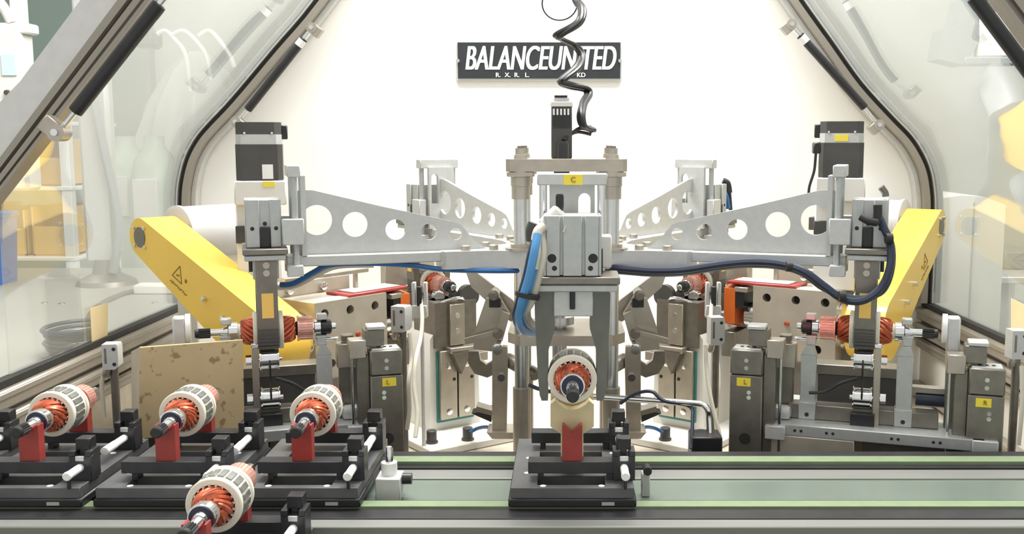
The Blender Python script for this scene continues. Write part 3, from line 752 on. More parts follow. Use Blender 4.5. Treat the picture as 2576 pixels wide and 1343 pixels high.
    line(m, c0 + dl * -.004 + nl * sg * -.004, c0 + dl * .004 + nl * sg * -.001, .0012)
    m.build('warning_triangle', M_inkp, g)
    m = MB(M); line(m, c0 + dl * .020, c0 + dl * .025, .0028); m.build('spot', M_inkp, g)
    m = MB(M); r_ = random.Random(3)
    for k in range(11):
        a = -.016 + .0046 * k; q = c0 + nl * sg * -.020 + dl * a
        for j in range(2): line(m, q + nl * sg * (r_.uniform(-.003, .001)), q + dl * .003 + nl * sg * (r_.uniform(-.001, .003)), .0006)
    m.build('warning_print', M_inkp, g)
    # white drive motor
    g = thing('drive_motor', f'white cylindrical drive motor behind the {nm} yellow belt guard', 'motor', M=M @ Matrix.Translation((.06, UP[0], -.21)))
    B().lathe((-.016, *UP), (.125, *UP), [(0, .040), (.004, .048), (.010, .048), (.012, .046), (.118, .046), (.124, .042), (.141, .040)], 40).build('casing', M_motorw, g)
    B().bx(.02, .10, UP[0] - .020, UP[0] + .02, UP[1] - .075, UP[1] - .040, .001).build('foot', M_white, g)
    B().bx(.115, .150, UP[0] - .06, UP[0] - .035, UP[1] - .012, UP[1] + .012, .001).build('terminal_box', M_motor, g)
    # pillar that carries motor foot down to the bed
    B().bx(.0, .12, UP[0] - .03, UP[0] + .03, -.5, UP[1] - .075, .002).build('stand', M_white, g)
milling(-1, (-.374, 1.50), 52, 'left')
milling(1, (.430, 1.61), 33, 'right')

# vertical feed servos
def feed_servo(px, Y, side, nm, pyt):
    c = at(px, pyt, Y); X, zt = c.x, c.z; w = .0345
    t = thing('feed_servo', f'black vertical servo motor on a white housing above the {nm} spindle unit', 'servo motor', (X, Y, -.5))
    R_ = rz(-14 * side); M = Matrix.Translation((X, Y, 0)) @ R_.to_4x4(); B = lambda: MB(M)
    oc = lambda w, c_: [(-w, -w + c_), (-w + c_, -w), (w - c_, -w), (w, -w + c_), (w, w - c_), (w - c_, w), (-w + c_, w), (-w, w - c_)]
    B().prism(oc(w * .97, .010), (0, 0, zt - .019), (1, 0, 0), (0, 1, 0), (0, 0, .019)).build('encoder_cap', M_motor, t)
    B().prism(oc(w * .98, .008), (0, 0, zt - .034), (1, 0, 0), (0, 1, 0), (0, 0, .0155)).build('flange_ring', M_alu, t)
    B().prism(oc(w, .007), (0, 0, zt - .088), (1, 0, 0), (0, 1, 0), (0, 0, .0545)).build('body', M_motor, t)
    for x in (-.020, .02): B().lathe((x, -w * .97, zt - .0165), (x, -w * .97 - .0015, zt - .0165), [(0, .0024), (.0015, .0018)], 12).build('screw', M_chrome, t)
    s = 1 if side < 0 else -1
    B().bx(s * w * .85, s * (w + .008), -.012, .012, zt - .026, zt - .004, .0015).build('connector', M_black, t)
    if side < 0: B().bx(.004, .020, -w - .0006, -w + .001, zt - .086, zt - .064).build('white_label', M_label, t)
    else: B().bx(-.011, .010, -w * .98 - .0008, -w * .98 + .001, zt - .031, zt - .021).build('yellow_label', M_stick, t)
    B().bx(-w * 1.1, w * 1.12, -w * 1.05, w, zt - .126, zt - .0885, .002).build('housing', M_white, t)
    if side < 0: B().bx(.004, .022, -w * 1.05 - .0006, -w, zt - .098, zt - .090).build('yellow_label', M_stick, t)
    B().bx(-w * 1.1, w * .8, -w * .6, w, -.24, zt - .126, .002).build('column', M_white, t)
    B().bx(-w * 1.1 - .001, -w * .55, -w * .75, -w * .4, zt - .185, zt - .158, .001).build('terminal_box', M_motor, t)
    B().bx(-w * 1.3, w * .9, -w * .5, w * 1.1, -.5, -.24, .002).build('base', M_steeld, t)
feed_servo(651, 1.60, -1, 'left', 308)
feed_servo(2118, 1.66, 1, 'right', 306)
MB().tube([at(2055, 365, 1.62), at(2052, 390, 1.62), at(2048, 430, 1.62), at(2036, 470, 1.62), at(2034, 500, 1.62)], .0022, 8).build('servo_cable', M_black, label='thin black cable hanging from the right vertical servo', cat='cable')
MB().box(at(2054, 372, 1.62), (.012, .014, .018), None, .002).build('cable_plug', M_black, label='black cable plug on the side of the right vertical servo', cat='plug')

# ------------------------------------------------------------------ rear clamping stations
def clamp_station(key, side, nm):
    M = station(A_DEG[key], -side); B = lambda: MB(M)
    t = thing('clamp_pedestal', f'white cast pedestal with steel clamping head at the rear {nm} station', 'pedestal', M=M @ Matrix.Translation((.38, 0, -.5)))
    B().prism([(-.050, -.5), (.050, -.5), (.046, -.33), (.034, -.315), (-.034, -.315), (-.046, -.33)], (.325, 0, 0), (0, 1, 0), (0, 0, 1), (.11, 0, 0)).build('casting', M_white, t)
    B().bx(.228, .46, -.066, .100, -.5, -.487, .002).build('foot', M_white, t)
    for r_, y in ((.266, .078), (.2455, .022)):
        f = B().lathe((r_, y, -.487), (r_, y, -.466), [(0, .0105), (.003, .0105), (.0035, .0085), (.020, .0085), (.021, .0075)], 16).build('foot_bolt', M_motor, t)
    B().bx(.321, .3255, -.036, .036, -.474, -.352, .001).build('gasket', M_gasket, t)
    for a, b in ((-.033, -.0015), (.0015, .033)):
        pl = B().bx(.313, .3215, a, b, -.468, -.350, .0008).build('slide_plate', M_steel, t)
        for z in (-.376, -.455):
            B().lathe((.3132, (a + b) / 2, z), (.3120, (a + b) / 2, z), [(0, .0058), (.0008, .0058), (.0012, .0048)], 16).build('cap_screw', M_chrome, pl)
        B().lathe((.3132, a + .006, -.40), (.3125, a + .006, -.40), [(0, .003), (.0007, .003)], 12).build('oil_hole', M_ink, pl)
    B().prism([(-.040, -.345), (.040, -.345), (.040, -.268), (-.040, -.268)], (.318, 0, 0), (0, 1, 0), (0, 0, 1), (.075, 0, 0)).build('head_block', M_steeld, t)
    B().bx(.312, .3185, -.014, .014, -.342, -.272, .0008).build('front_rib', M_steel, t)
    for z in (-.292, -.318): B().lathe((.3122, 0, z), (.3112, 0, z), [(0, .0052), (.001, .0048)], 16).build('rib_screw', M_chrome, t)
    B().bx(.300, .345, -.050, .020, -.353, -.344, .0008).build('tool_ledge', M_steel, t)
    B().bx(.300, .330, -.052, -.020, -.372, -.357, .0008).build('lower_ledge', M_steel, t)
    m = B(); m.prism([(-.02, -.350), (.018, -.350), (.0, -.39)], (.312, 0, 0), (0, 1, 0), (0, 0, 1), (-.012, 0, 0)); m.build('gusset', M_steeld, t)
    for r_ in (.355, .462):
        for s in (-1, 1):
            B().lathe((r_ - .006, s * .013, -.2625), (r_ + .006, s * .013, -.2625), [(0, .0095), (.001, .0105), (.011, .0105), (.012, .0095)], 22).build('support_roller', M_chrome, t)
        B().bx(r_ - .010, r_ + .010, -.028, .028, -.300 if r_ > .4 else -.268, -.268, .001).build('roller_bracket', M_steel, t)
    B().bx(.39, .474, -.018, .018, -.318, -.290, .001).build('rear_bridge', M_steeld, t)
    B().lathe((.322, -.030 , -.262), (.334, -.030, -.262), [(0, .019), (.012, .019)], 24).build('stop_disc', M_motor, t)
    B().tube([(.322, -.02, -.268), (.312, -.005, -.262), (.316, .014, -.264), (.322, .026, -.268)], .0028, 8).build('spring_clip', M_chrome, t)
    B().bx(.480, .500, -.05, .05, -.30, -.195, .001).build('back_plate', M_block, t)
    B().bx(.43, .50, -.045, .045, -.5, -.30, .001).build('back_column', M_white, t)
clamp_station('BL', -1, 'left')
clamp_station('BR', 1, 'right')

# steel toggle levers either side of the gantry
def toggle(side, nm):
    Q = lambda px, py, Y: at(PPX + side * (PPX - px), py, Y)
    t = thing('toggle_lever', f'bent steel toggle lever clamp between the gantry and the rear {nm} station', 'lever clamp', Q(1250, 1098, 1.58))
    def plate(name, pts, Y, dy, m_):
        q = [Q(a, b, Y) for a, b in pts]
        return MB().prism([(p.x, p.z) for p in q], (0, Y, 0), (1, 0, 0), (0, 0, 1), (0, dy, 0)).build(name, m_, t)
    plate('upper_link', [(1172, 684), (1196, 684), (1290, 755), (1330, 800), (1318, 832), (1272, 800), (1185, 722)], 1.60, .012, M_steel)
    plate('tilted_body', [(1222, 752), (1252, 742), (1282, 792), (1262, 862), (1236, 884), (1190, 878), (1198, 822)], 1.57, .020, M_steel)
    plate('cheek', [(1262, 782), (1282, 792), (1264, 858), (1244, 852)], 1.555, .012, M_steel)
    plate('hook', [(1178, 884), (1204, 884), (1208, 906), (1224, 918), (1244, 905), (1262, 905), (1258, 934), (1226, 950), (1194, 940), (1178, 915)], 1.62, .014, M_steeld)
    plate('push_rod', [(1168, 852), (1252, 830), (1254, 838), (1170, 864)], 1.55, .006, M_steel)
    plate('stay', [(1238, 872), (1276, 872), (1278, 912), (1274, 1092), (1238, 1092)], 1.53, .014, M_steel)
    plate('stay_foot', [(1224, 1088), (1300, 1088), (1296, 1104), (1238, 1104)], 1.52, .05, M_steel)
    plate('dark_wedge', [(1186, 1040), (1236, 1030), (1236, 1062)], 1.60, .03, M_ink)
    plate('wedge_bar', [(1198, 1022), (1240, 1034), (1240, 1046), (1200, 1036)], 1.59, .03, M_steeld)
    for px, py, r in ((1242, 742, .008), (1252, 840, .0075), (1252, 878, .009), (1262, 946, .008)):
        p = Q(px, py, 1.535 if py > 850 else 1.55)
        MB().lathe(p + Vector((0, .03, 0)), p + Vector((0, -.012, 0)), [(0, r), (.034, r), (.035, r * .7), (.042, r * .7)], 18).build('pivot_pin', M_chrome if py > 850 else M_steeld, t)
    p = Q(1246, 760, 1.56); MB().box(p, (.018, .02, .014), None, .001).build('stop_block', M_black, t)
    a, b = Q(1278, 905, 1.55), Q(1350, 945, 1.50)
    MB().lathe(a, b, [(0, .011), ((b - a).length - .006, .011), ((b - a).length, .007)], 20).build('air_cylinder', M_steeld, t)
    p = Q(1235, 1078, 1.6)
    MB().tube([Q(1182, 1088, 1.62), Q(1200, 1078, 1.62), Q(1222, 1074, 1.6), Q(1240, 1078, 1.58)], .003, 8).build('air_hose', M_blue, t)
toggle(-1, 'left')
toggle(1, 'right')
# ------------------------------------------------------------------ roller stands of the two measuring stations
def MS(side): return station(198, 1) if side < 0 else station(342, -1)
def roller_stand(side, nm):
    M = MS(side); B = lambda: MB(M)
    t = thing('roller_stand', f'measuring stand with rollers and grey brackets under the {nm} armature', 'roller stand', M=M @ Matrix.Translation((.41, .02, -.5)))
    for r0, top in ((.342, -.268), (.463, -.262)):
        m = B(); m.bx(r0 - .010, r0 + .010, .004, .018, -.365, top - .012, .0008); m.bx(r0 - .011, r0 + .011, .000, .024, -.366, -.343, .0008)
        m.prism([(r0 - .010, top - .012), (r0 + .010, top - .012), (r0 + .006, top), (r0 - .003, top)], (0, .004, 0), (1, 0, 0), (0, 0, 1), (0, .014, 0))
        b = m.build('bracket', M_alud, t)
        B().lathe((r0, .0245, -.359), (r0, .0235, -.359), [(0, .0028), (.001, .0028)], 12).build('screw', M_ink, b)
        c = B(); c.bx(r0 - .004, r0 + .008, -.002, .012, top, top + .010, .0006); c.bx(r0 - .005, r0 + .009, -.012, .012, top + .0095, top + .0125, .0004)
        c.build('bearing_seat', M_alud, b)
        B().bx(r0 - .006, r0 + .007, -.008, .008, -.2350, -.2275, .001).build('bearing_clamp', M_alu, b)
    m = B(); m.bx(.318, .506, -.004, .022, -.3658, -.346, .001); m.build('cross_bar', M_steeld, t)
    R1 = .56 if side > 0 else .485
    B().bx(.30, R1, -.03, .055, -.381, -.366, .001).build('base_plate', M_alud, t)
    for r0 in (.33, .338, .37, .378, .45, .458) + ((.50, .508) if side > 0 else ()):
        B().lathe((r0, .0552, -.3735), (r0, .0545, -.3735), [(0, .002), (.0007, .002)], 10).build('base_screw', M_ink, t)
    B().bx(.292, .318, .040, .062, -.386, -.368, .001).build('end_block', M_alu, t)
    if side > 0: B().bx(.545, .575, .035, .058, -.388, -.366, .001).build('end_block', M_alu, t)
    for z, r_ in ((-.280, .0130), (-.331, .0125)):
        sp = B().lathe((.400, .022, z), (.424, .022, z), [(0, r_ + .0015), (.0015, r_ + .0015), (.002, r_), (.0215, r_), (.022, r_ + .0015), (.024, r_ + .0015)], 28).build('drive_roller', M_chrome, t)
        B().cyl((.396, .022, z), (.440, .022, z), .003).build('roller_pin', M_chrome, sp)
        B().lathe((.434, .022, z), (.441, .022, z), [(0, .0065), (.007, .0065)], 6).build('roller_nut', M_chrome, sp)
    B().bx(.425, .4335, .018, .026, -.368, -.262, .0006).build('roller_post', M_steel, t)
    B().bx(.4245, .434, .017, .027, -.264, -.258, .0008).build('post_cap', M_chrome, t)
    B().bx(.398, .428, .004, .034, -.368, -.350, .001).build('roller_foot', M_black, t)
    B().tube([(.4115, .034, -.279), (.4115, .036, -.29), (.4115, .0335, -.305), (.4115, .036, -.32), (.4115, .0335, -.331)], .0013, 6).build('drive_belt', M_black, t)
    # end stop on the drive end of the armature
    B().bx(.512, .528, -.010, .012, -.285, -.222, .002).build('end_stop', M_alu, t)
    B().prism(circ(0, -.238, .016, 24, .019), (.5065, 0, 0), (0, 1, 0), (0, 0, 1), (.006, 0, 0)).build('stop_pad', M_label, t)
    B().bx(.513, .527, -.008, .010, -.37, -.285, .001).build('stop_post', M_steeld, t)
    # small adjusters at the commutator side
    B().bx(.295, .325, -.010, .014, -.300, -.268, .001).build('brush_block', M_steel, t)
    B().bx(.302, .318, -.012, .006, -.266, -.258, .001).build('brush_clamp', M_steeld, t)
    B().cyl((.322, .0, -.262), (.352, .0, -.262), .0022).build('brush_rod', M_chrome, t)
    B().bx(.300, .322, -.006, .010, -.370, -.300, .001).build('brush_column', M_steeld, t)
    # carriage below
    B().bx(.300, .405, .018, .056, -.455, -.381, .001).build('carriage_block', M_block, t)
    B().bx(.415, R1, -.02, .04, -.41, -.381, .001).build('carriage_plate', M_steeld, t)
    B().bx(.285, R1 + .02, -.03, .064, -.5, -.452, .001).build('carriage_base', M_block, t)
    for k in range(4):
        B().tube([(.415 + .006 * k, .050, -.402), (.412 + .006 * k, .058, -.415), (.410 + .006 * k, .062, -.435), (.412 + .006 * k, .066, -.46)], .0024, 8).build('cable', M_black, t)
    for k in range(2 if side > 0 else 0): B().tube([(.500 + .010 * k, .042, -.395), (.502 + .010 * k, .055, -.410), (.500 + .01 * k, .056, -.425), (.492 + .010 * k, .050, -.43)], .0022, 8).build('cable', M_black, t)
    B().box((.309, .026, -.3575), (.026, .022, .017), None, .005, 2).build('pale_cap', M_alu, t)
    # sensor cylinder running outward
    B().lathe((.478, -.012, -.335), (.55, -.012, -.335), [(0, .010), (.045, .010), (.046, .007), (.072, .006)], 20).build('air_cylinder', M_navy, t)
    B().bx(.470, .535, -.020, -.004, -.326, -.318, .0008).build('cylinder_clamp', M_aluext, t)
    B().tube([(.405, .026, -.305), (.385, .03, -.312), (.365, .03, -.325), (.345, .034, -.327)], .0022, 8).build('sensor_lead', M_black, t)
roller_stand(-1, 'left')
roller_stand(1, 'right')

# dark steel backdrop blocks between stand and spindle
for side, nm in ((-1, 'left'), (1, 'right')):
    M = MS(side); B = lambda: MB(M)
    t = thing('slide_carriage', f'dark steel slide carriage behind the {nm} roller stand', 'carriage', M=M @ Matrix.Translation((.36, -.07, -.5)))
    B().bx(.29, .46, -.11, -.05, -.5, -.44, .001).build('slide_base', M_steeld, t)
    B().bx(.31, .44, -.10, -.055, -.44, -.405, .001).build('slide_table', M_steel, t)
    B().bx(.33, .345, -.09, -.06, -.405, -.335, .001).build('upright', M_steeld, t)
    B().bx(.350, .455, -.075, -.045, -.400, -.318, .001).build('dark_housing', M_motor, t)
    B().bx(.345, .46, -.078, -.042, -.318, -.304, .001).build('housing_cover', M_steeld, t)
    B().bx(.30, .33, -.085, -.06, -.405, -.36, .001).build('valve', M_alud, t)
    B().bx(.36, .43, -.095, -.06, -.405, -.38, .001).build('rail_cap', M_block, t)

# ------------------------------------------------------------------ lettered pneumatic posts
def post(side, r0, r1, tt, zt, letter, label):
    M = MS(side); B = lambda: MB(M); rm = (r0 + r1) / 2; fl = -side
    t = thing('slide_post', label, 'post', M=M @ Matrix.Translation((rm, tt, -.5)), group='lettered slide posts')
    B().bx(r0, r1, tt - .034, tt, -.5, zt - .034, .0012).build('post_body', M_steeld, t)
    B().bx(r0, r1, tt - .034, tt, zt - .0335, zt, .0018).build('post_head', M_steeld, t)
    B().bx(r0 + .003, r1 - .003, tt - .031, tt - .003, zt - .0005, zt + .0012, .0005).build('top_cover', M_alu, t)
    for k in (-.008, 0, .008): B().lathe((rm + k, tt - .016, zt + .001), (rm + k, tt - .016, zt + .002), [(0, .0022), (.001, .0022)], 10).build('cover_screw', M_ink, t)
    B().bx(rm - .012, rm + .006, tt, tt + .0006, zt - .048, zt - .037).build('sticker', M_stick, t)
    for x, z in ((rm, zt - .014), (rm, zt - .024), (rm + .004, zt - .056), (rm + .004, zt - .0628)):
        B().lathe((x, tt + .0008, z), (x, tt - .0005, z), [(0, .0028), (.0013, .0022)], 12).build('screw', M_chrome, t)
    B().lathe((rm, tt + .0006, zt - .118), (rm, tt - .001, zt - .118), [(0, .0075), (.0016, .0070)], 18).build('port', M_ink, t)
    s = 1 if r0 > .45 else -1      # slide faces the armature
    e = r0 if s > 0 else r1; sg = -1 if s > 0 else 1
    B().bx(e, e + sg * .016, tt - .028, tt - .010, -.44, zt - .006, .001).build('slide_rail', M_steeld, t)
    B().bx(e + sg * .004, e + sg * .026, tt - .030, tt - .004, zt - .010, zt + .014, .001).build('slide_head', M_steel, t)
    B().bx(e - sg * .020, e + sg * .006, tt - .034, tt - .008, zt + .004, zt + .026, .001).build('gripper_head', M_steeld, t)
    B().bx(e - sg * .022, e + sg * .002, tt - .034, tt - .006, zt + .026, zt + .031, .001).build('head_cover', M_alu, t)
    B().cyl((e + sg * .022, tt - .010, -.42), (e + sg * .022, tt - .010, zt - .01), .0022).build('guide_pin', M_chrome, t)
    ux = M.to_3x3() @ Vector((1, 0, 0))
    xd = (1, 0, 0) if ux.x > 0 else (-1, 0, 0)
    text(letter, .008, M @ frame((rm - .001, tt + .0011, zt - .0425), xd, (0, 0, 1), (0, 1, 0)), M_inkp, 'lettering', t)
post(-1, .246, .288, .065, -.269, 'L', 'dark steel post with yellow L sticker behind the third pallet')
post(1, .246, .288, .065, -.269, 'L', 'dark steel post with yellow L sticker left of the right roller stand')
post(1, .538, .580, .050, -.277, 'R', 'dark steel post with yellow R sticker at the right picture edge')

# ------------------------------------------------------------------ photoelectric sensors
def photo_sensor(px, py, Y, w, h, label, stem_to, face=0, cable=None):
    c = at(px, py, Y); M = Matrix.Translation((c.x, Y, 0)) @ rz(face).to_4x4(); B = lambda: MB(M)
    t = thing('photo_sensor', label, 'sensor', (c.x, Y, stem_to), group='grey photoelectric sensors')
    B().prism([(-w, c.z - h), (w * .55, c.z - h), (w, c.z - h * .75), (w, c.z + h * .85), (w * .85, c.z + h), (-w, c.z + h)], (0, -.006, 0), (1, 0, 0), (0, 0, 1), (0, .022, 0)).build('housing', M_alu, t)
    for z in (.62, -.58): B().lathe((w * .5, -.0065, c.z + h * z), (w * .5, -.0055, c.z + h * z), [(0, .0024), (.001, .0024)], 12).build('screw', M_ink, t)
    B().bx(-w * .7, -w * .45, -.0065, -.0055, c.z - h * .5, c.z + h * .7).build('lens', M_steeld, t)
    B().cyl((w * .1, .006, c.z - h), (w * .1, .006, stem_to), .0052).build('stem', M_steeld, t)
    B().lathe((-w * .6, .0, c.z - h), (-w * .9, .0, c.z - h - .012), [(0, .005), (.009, .005), (.012, .003)], 14).build('cable_gland', M_steel, t)
    if cable: MB().tube([at(a, b, y) for a, b, y in cable], .0030, 8).build('cable', M_hose, t)
photo_sensor(280, 896, 1.30, .0098, .0165, 'grey photoelectric sensor beside the left side rail', -.5, 8, [(262, 938, 1.3), (256, 965, 1.3), (258, 1000, 1.3), (262, 1050, 1.3)])
photo_sensor(1006, 802, 1.44, .0110, .0185, 'grey photoelectric sensor in front of the left orange cutter guard', -.5, -18, [(1030, 838, 1.43), (1035, 900, 1.42), (1028, 960, 1.4), (1030, 1030, 1.4), (1024, 1080, 1.4)])
photo_sensor(1803, 832, 1.48, .0105, .0205, 'grey photoelectric sensor in front of the right orange cutter guard', -.5, 8, [(1775, 868, 1.47), (1778, 930, 1.46), (1790, 1010, 1.44), (1812, 1100, 1.42)])
photo_sensor(2562, 866, 1.30, .0105, .0185, 'grey photoelectric sensor cut off by the right picture edge', -.5, 0, [(2570, 920, 1.29), (2572, 1010, 1.28), (2562, 1120, 1.27)])
for side, nm in ((-1, 'left'), (1, 'right')):
    Q = lambda px, py, Y: at(PPX - side * (px - PPX), py, Y) if side > 0 else at(px, py, Y)
    MB().tube([Q(1058, 745, 1.60), Q(1062, 800, 1.58), Q(1058, 850, 1.56), Q(1046, 905, 1.52), Q(1042, 970, 1.5), Q(1050, 1040, 1.48), Q(1045, 1100, 1.46)], .0032, 8).build('sensor_cable', M_hose, label=f'cream sensor cable hanging along the rear {nm} pedestal', cat='cable')
    c = Q(1056, 735, 1.60)
    t = thing('fork_sensor', f'small white fork sensor beside the rear {nm} armature', 'sensor', c)
    for dx in (-.009, .009): MB().bx(c.x + dx - .003, c.x + dx + .003, 1.595, 1.607, c.z - .028, c.z + .016, .0008).build('fork', M_alu, t)
    MB().bx(c.x - .012, c.x + .012, 1.592, 1.608, c.z - .040, c.z - .020, .001).build('body', M_alu, t)
    MB().bx(c.x - .004, c.x + .004, 1.590, 1.600, c.z - .020, c.z + .010, .0008).build('window', M_ink, t)
    MB().cyl((c.x + .002, 1.604, -.5), (c.x + .002, 1.604, c.z - .040), .0032).build('sensor_stem', M_alu, t)

# ------------------------------------------------------------------ hoses and cables under the star
MB().tube([at(705, 716, 1.34), at(740, 712, 1.34), at(790, 684, 1.34), at(830, 666, 1.34), at(930, 662, 1.35), at(1040, 668, 1.37), at(1120, 678, 1.38), at(1250, 681, 1.375), at(1335, 680, 1.40)], .0036, 8).build('air_hose', M_blue, label='blue air hose running under the near left arm', cat='hose')
MB().tube([at(700, 724, 1.345), at(745, 718, 1.345), at(800, 690, 1.345), at(850, 670, 1.345), at(940, 667, 1.355)], .0034, 8).build('air_hose', M_hose, label='grey air hose beside the blue hose under the near left arm', cat='hose')
P = [(1515, 678, 1.40), (1560, 680, 1.37), (1640, 686, 1.36), (1720, 684, 1.35), (1800, 672, 1.34), (1880, 664, 1.33), (1960, 668, 1.31), (2020, 686, 1.29), (2070, 722, 1.28), (2120, 748, 1.27), (2170, 752, 1.26), (2215, 730, 1.26), (2238, 680, 1.26), (2240, 620, 1.27), (2222, 575, 1.28), (2205, 540, 1.29)]
t = thing('cable_bundle', 'navy and black cable bundle looping below the near right arm', 'cable', at(2170, 752, 1.26))
for k, (m_, r) in enumerate(((M_navy, .0050), (M_black, .0046), (M_blue, .0028))):
    MB().tube([at(a + (3 * k if a > 2100 else 0), b + (5 * k - 5 if b < 745 or a < 2100 else 4 - 4 * k), y + .006 * k) for a, b, y in P], r, 8).build('strand', m_, t)
for a, b, y in ((1985, 670, 1.30), (2118, 745, 1.265), (2236, 600, 1.265)): 
    c = at(a, b, y); MB().lathe(c + Vector((-.004, 0, 0)), c + Vector((.004, 0, 0)), [(0, .0068), (.008, .0068)], 14).build('cable_tie', M_ink, t)
t = thing('air_fitting', 'black elbow air fittings on the near right gripper', 'fitting', at(2200, 570, 1.28))
MB().tube([at(2165, 545, 1.275), at(2185, 556, 1.27), at(2206, 560, 1.27)], .0048, 10).build('elbow', M_black, t)
MB().tube([at(2208, 515, 1.28), at(2208, 540, 1.28), at(2204, 562, 1.28)], .0055, 10).build('elbow', M_black, t)
MB().tube([at(2216, 470, 1.30), at(2226, 484, 1.30), at(2228, 494, 1.30)], .0045, 10).build('sensor_plug', M_steeld, t)
t = thing('air_fitting', 'black and blue air fittings on the far right gripper', 'fitting', at(1825, 480, 1.80))
MB().tube([at(1818, 455, 1.80), at(1830, 462, 1.80), at(1834, 485, 1.80)], .006, 10).build('elbow', M_black, t)
MB().tube([at(1812, 484, 1.79), at(1826, 490, 1.79), at(1832, 525, 1.79)], .004, 8).build('hose', M_blue, t)
MB().tube([at(1834, 480, 1.80), at(1836, 500, 1.80), at(1838, 528, 1.80)], .0035, 8).build('hose', M_navy, t)
# front gripper hoses
t = thing('hose_bundle', 'light blue and cream hoses curving down beside the front gripper', 'hose', at(1320, 830, 1.10))
H1 = [(1352, 590, 1.005), (1343, 640, .995), (1330, 700, .995), (1312, 760, 1.0), (1304, 800, 1.02), (1314, 828, 1.05), (1338, 838, 1.09), (1360, 830, 1.12)]
M_lblue = mat('light blue hose', (.08, .28, .58), .32, 0, .06, 40)
for k, (m_, r, dx) in enumerate(((M_lblue, .0042, 0), (M_navy, .0036, -8), (M_lblue, .0036, 8), (M_hose, .0046, 22))):
    MB().tube([at(a + dx * (1 if b > 600 else .4) - (4 if m_ is M_hose and b > 780 else 0), b - (6 * k if b > 790 else 0), y + .004 * k) for a, b, y in H1], r, 8).build('strand', m_, t)
c = at(1326, 742, 1.003); MB().lathe(c + Vector((0, 0, -.0022)), c + Vector((.001, 0, .0022)), [(0, .0125), (.0044, .0125)], 18).build('cable_tie', M_ink, t)
t = thing('valve_fitting', 'white flow valve with black knob on top of the front gripper', 'valve', at(1390, 560, 1.03))
a, b = at(1366, 572, 1.03), at(1412, 528, 1.03)
MB().lathe(a, b, [(0, .006), (.003, .0085), ((b - a).length - .003, .0085), ((b - a).length, .006)], 18).build('valve_body', M_white, t)
c = at(1408, 500, 1.03); MB().lathe(c + Vector((0, 0, -.012)), c + Vector((0, 0, .005)), [(0, .0035), (.004, .0042), (.015, .0042), (.017, .003)], 16).build('knob', M_black, t)
MB().tube([at(1366, 570, 1.015), at(1354, 582, 1.01), at(1348, 610, 1.005), at(1347, 640, 1.0), at(1342, 675, 1.0)], .0052, 10).build('hose_sleeve', M_hose, t)
MB().tube([at(1345, 562, 1.06), at(1339, 580, 1.06), at(1340, 606, 1.06)], .007, 10).build('elbow', M_motor, t)
MB().tube([at(1412, 538, 1.025), at(1428, 552, 1.02), at(1424, 566, 1.016), at(1417, 585, 1.014)], .0014, 6).build('lead', M_hose, t)

# bent pipe and black box right of the middle pallet
t = thing('pipe_bracket', 'bent silver pipe running from the gantry to a small black box', 'pipe', at(1780, 1120, 1.27))
MB().tube([at(1470, 996, 1.36), at(1560, 1002, 1.34), at(1740, 1014, 1.30), at(1768, 1018, 1.295), at(1780, 1030, 1.29), at(1783, 1050, 1.29), at(1786, 1108, 1.285)], .0042, 12).build('pipe', M_chrome, t)
a = at(1738, 1096, 1.27); b = at(1815, 1135, 1.27)
MB().bx(a.x, b.x, 1.262, 1.300, -.5, a.z, .0015).build('black_box', M_black, t)
MB().tube([at(1560, 1015, 1.335), at(1600, 990, 1.33), at(1640, 985, 1.32), at(1670, 1008, 1.31), at(1735, 1022, 1.30), at(1742, 1060, 1.285), at(1738, 1128, 1.262)], .0024, 8).build('cable', M_navy, t)
for q in ((1352, 985, 1.42), (1330, 970, 1.44)):
    pass
MB().tube([at(1330, 968, 1.36), at(1355, 978, 1.36), at(1385, 985, 1.34)], .0028, 8).build('thin_lead', M_navy, label='dark lead curving behind the front armature from the gantry post', cat='cable')

# cardboard sheet
tl, tr, br, bl = at(352, 872, 1.225), at(610, 853, 1.270), at(614, 1075, 1.270), at(350, 1100, 1.225)
t = thing('cardboard_sheet', 'oil spotted brown cardboard sheet standing behind the pallets', 'cardboard', (bl + br) / 2)
nrm = (tr - tl).cross(bl - tl).normalized() * .006
MB().add([tl, tr, br, bl] + [p - nrm for p in (tl, tr, br, bl)], [[0, 1, 2, 3], [4, 5, 6, 7], [0, 1, 5, 4], [1, 2, 6, 5], [2, 3, 7, 6], [3, 0, 4, 7]]).build('front_sheet', M_card, t, sharp=20)
f1, f2 = at(330, 884, 1.265), at(332, 1080, 1.265)
M_cardl = mat('pale cardboard edge', (.52, .46, .36), .75, 0, .06, 20)
n2 = Vector((.004, .002, 0))
MB().add([tl, f1, f2, bl] + [p + n2 for p in (tl, f1, f2, bl)], [[0, 1, 2, 3], [4, 5, 6, 7], [0, 1, 5, 4], [1, 2, 6, 5], [2, 3, 7, 6], [3, 0, 4, 7]]).build('folded_edge', M_cardl, t, sharp=20)
MB().bx(bl.x, br.x, 1.24, 1.27, -.5, min(bl.z, br.z) - .001).build('support_box', M_steeld, t)

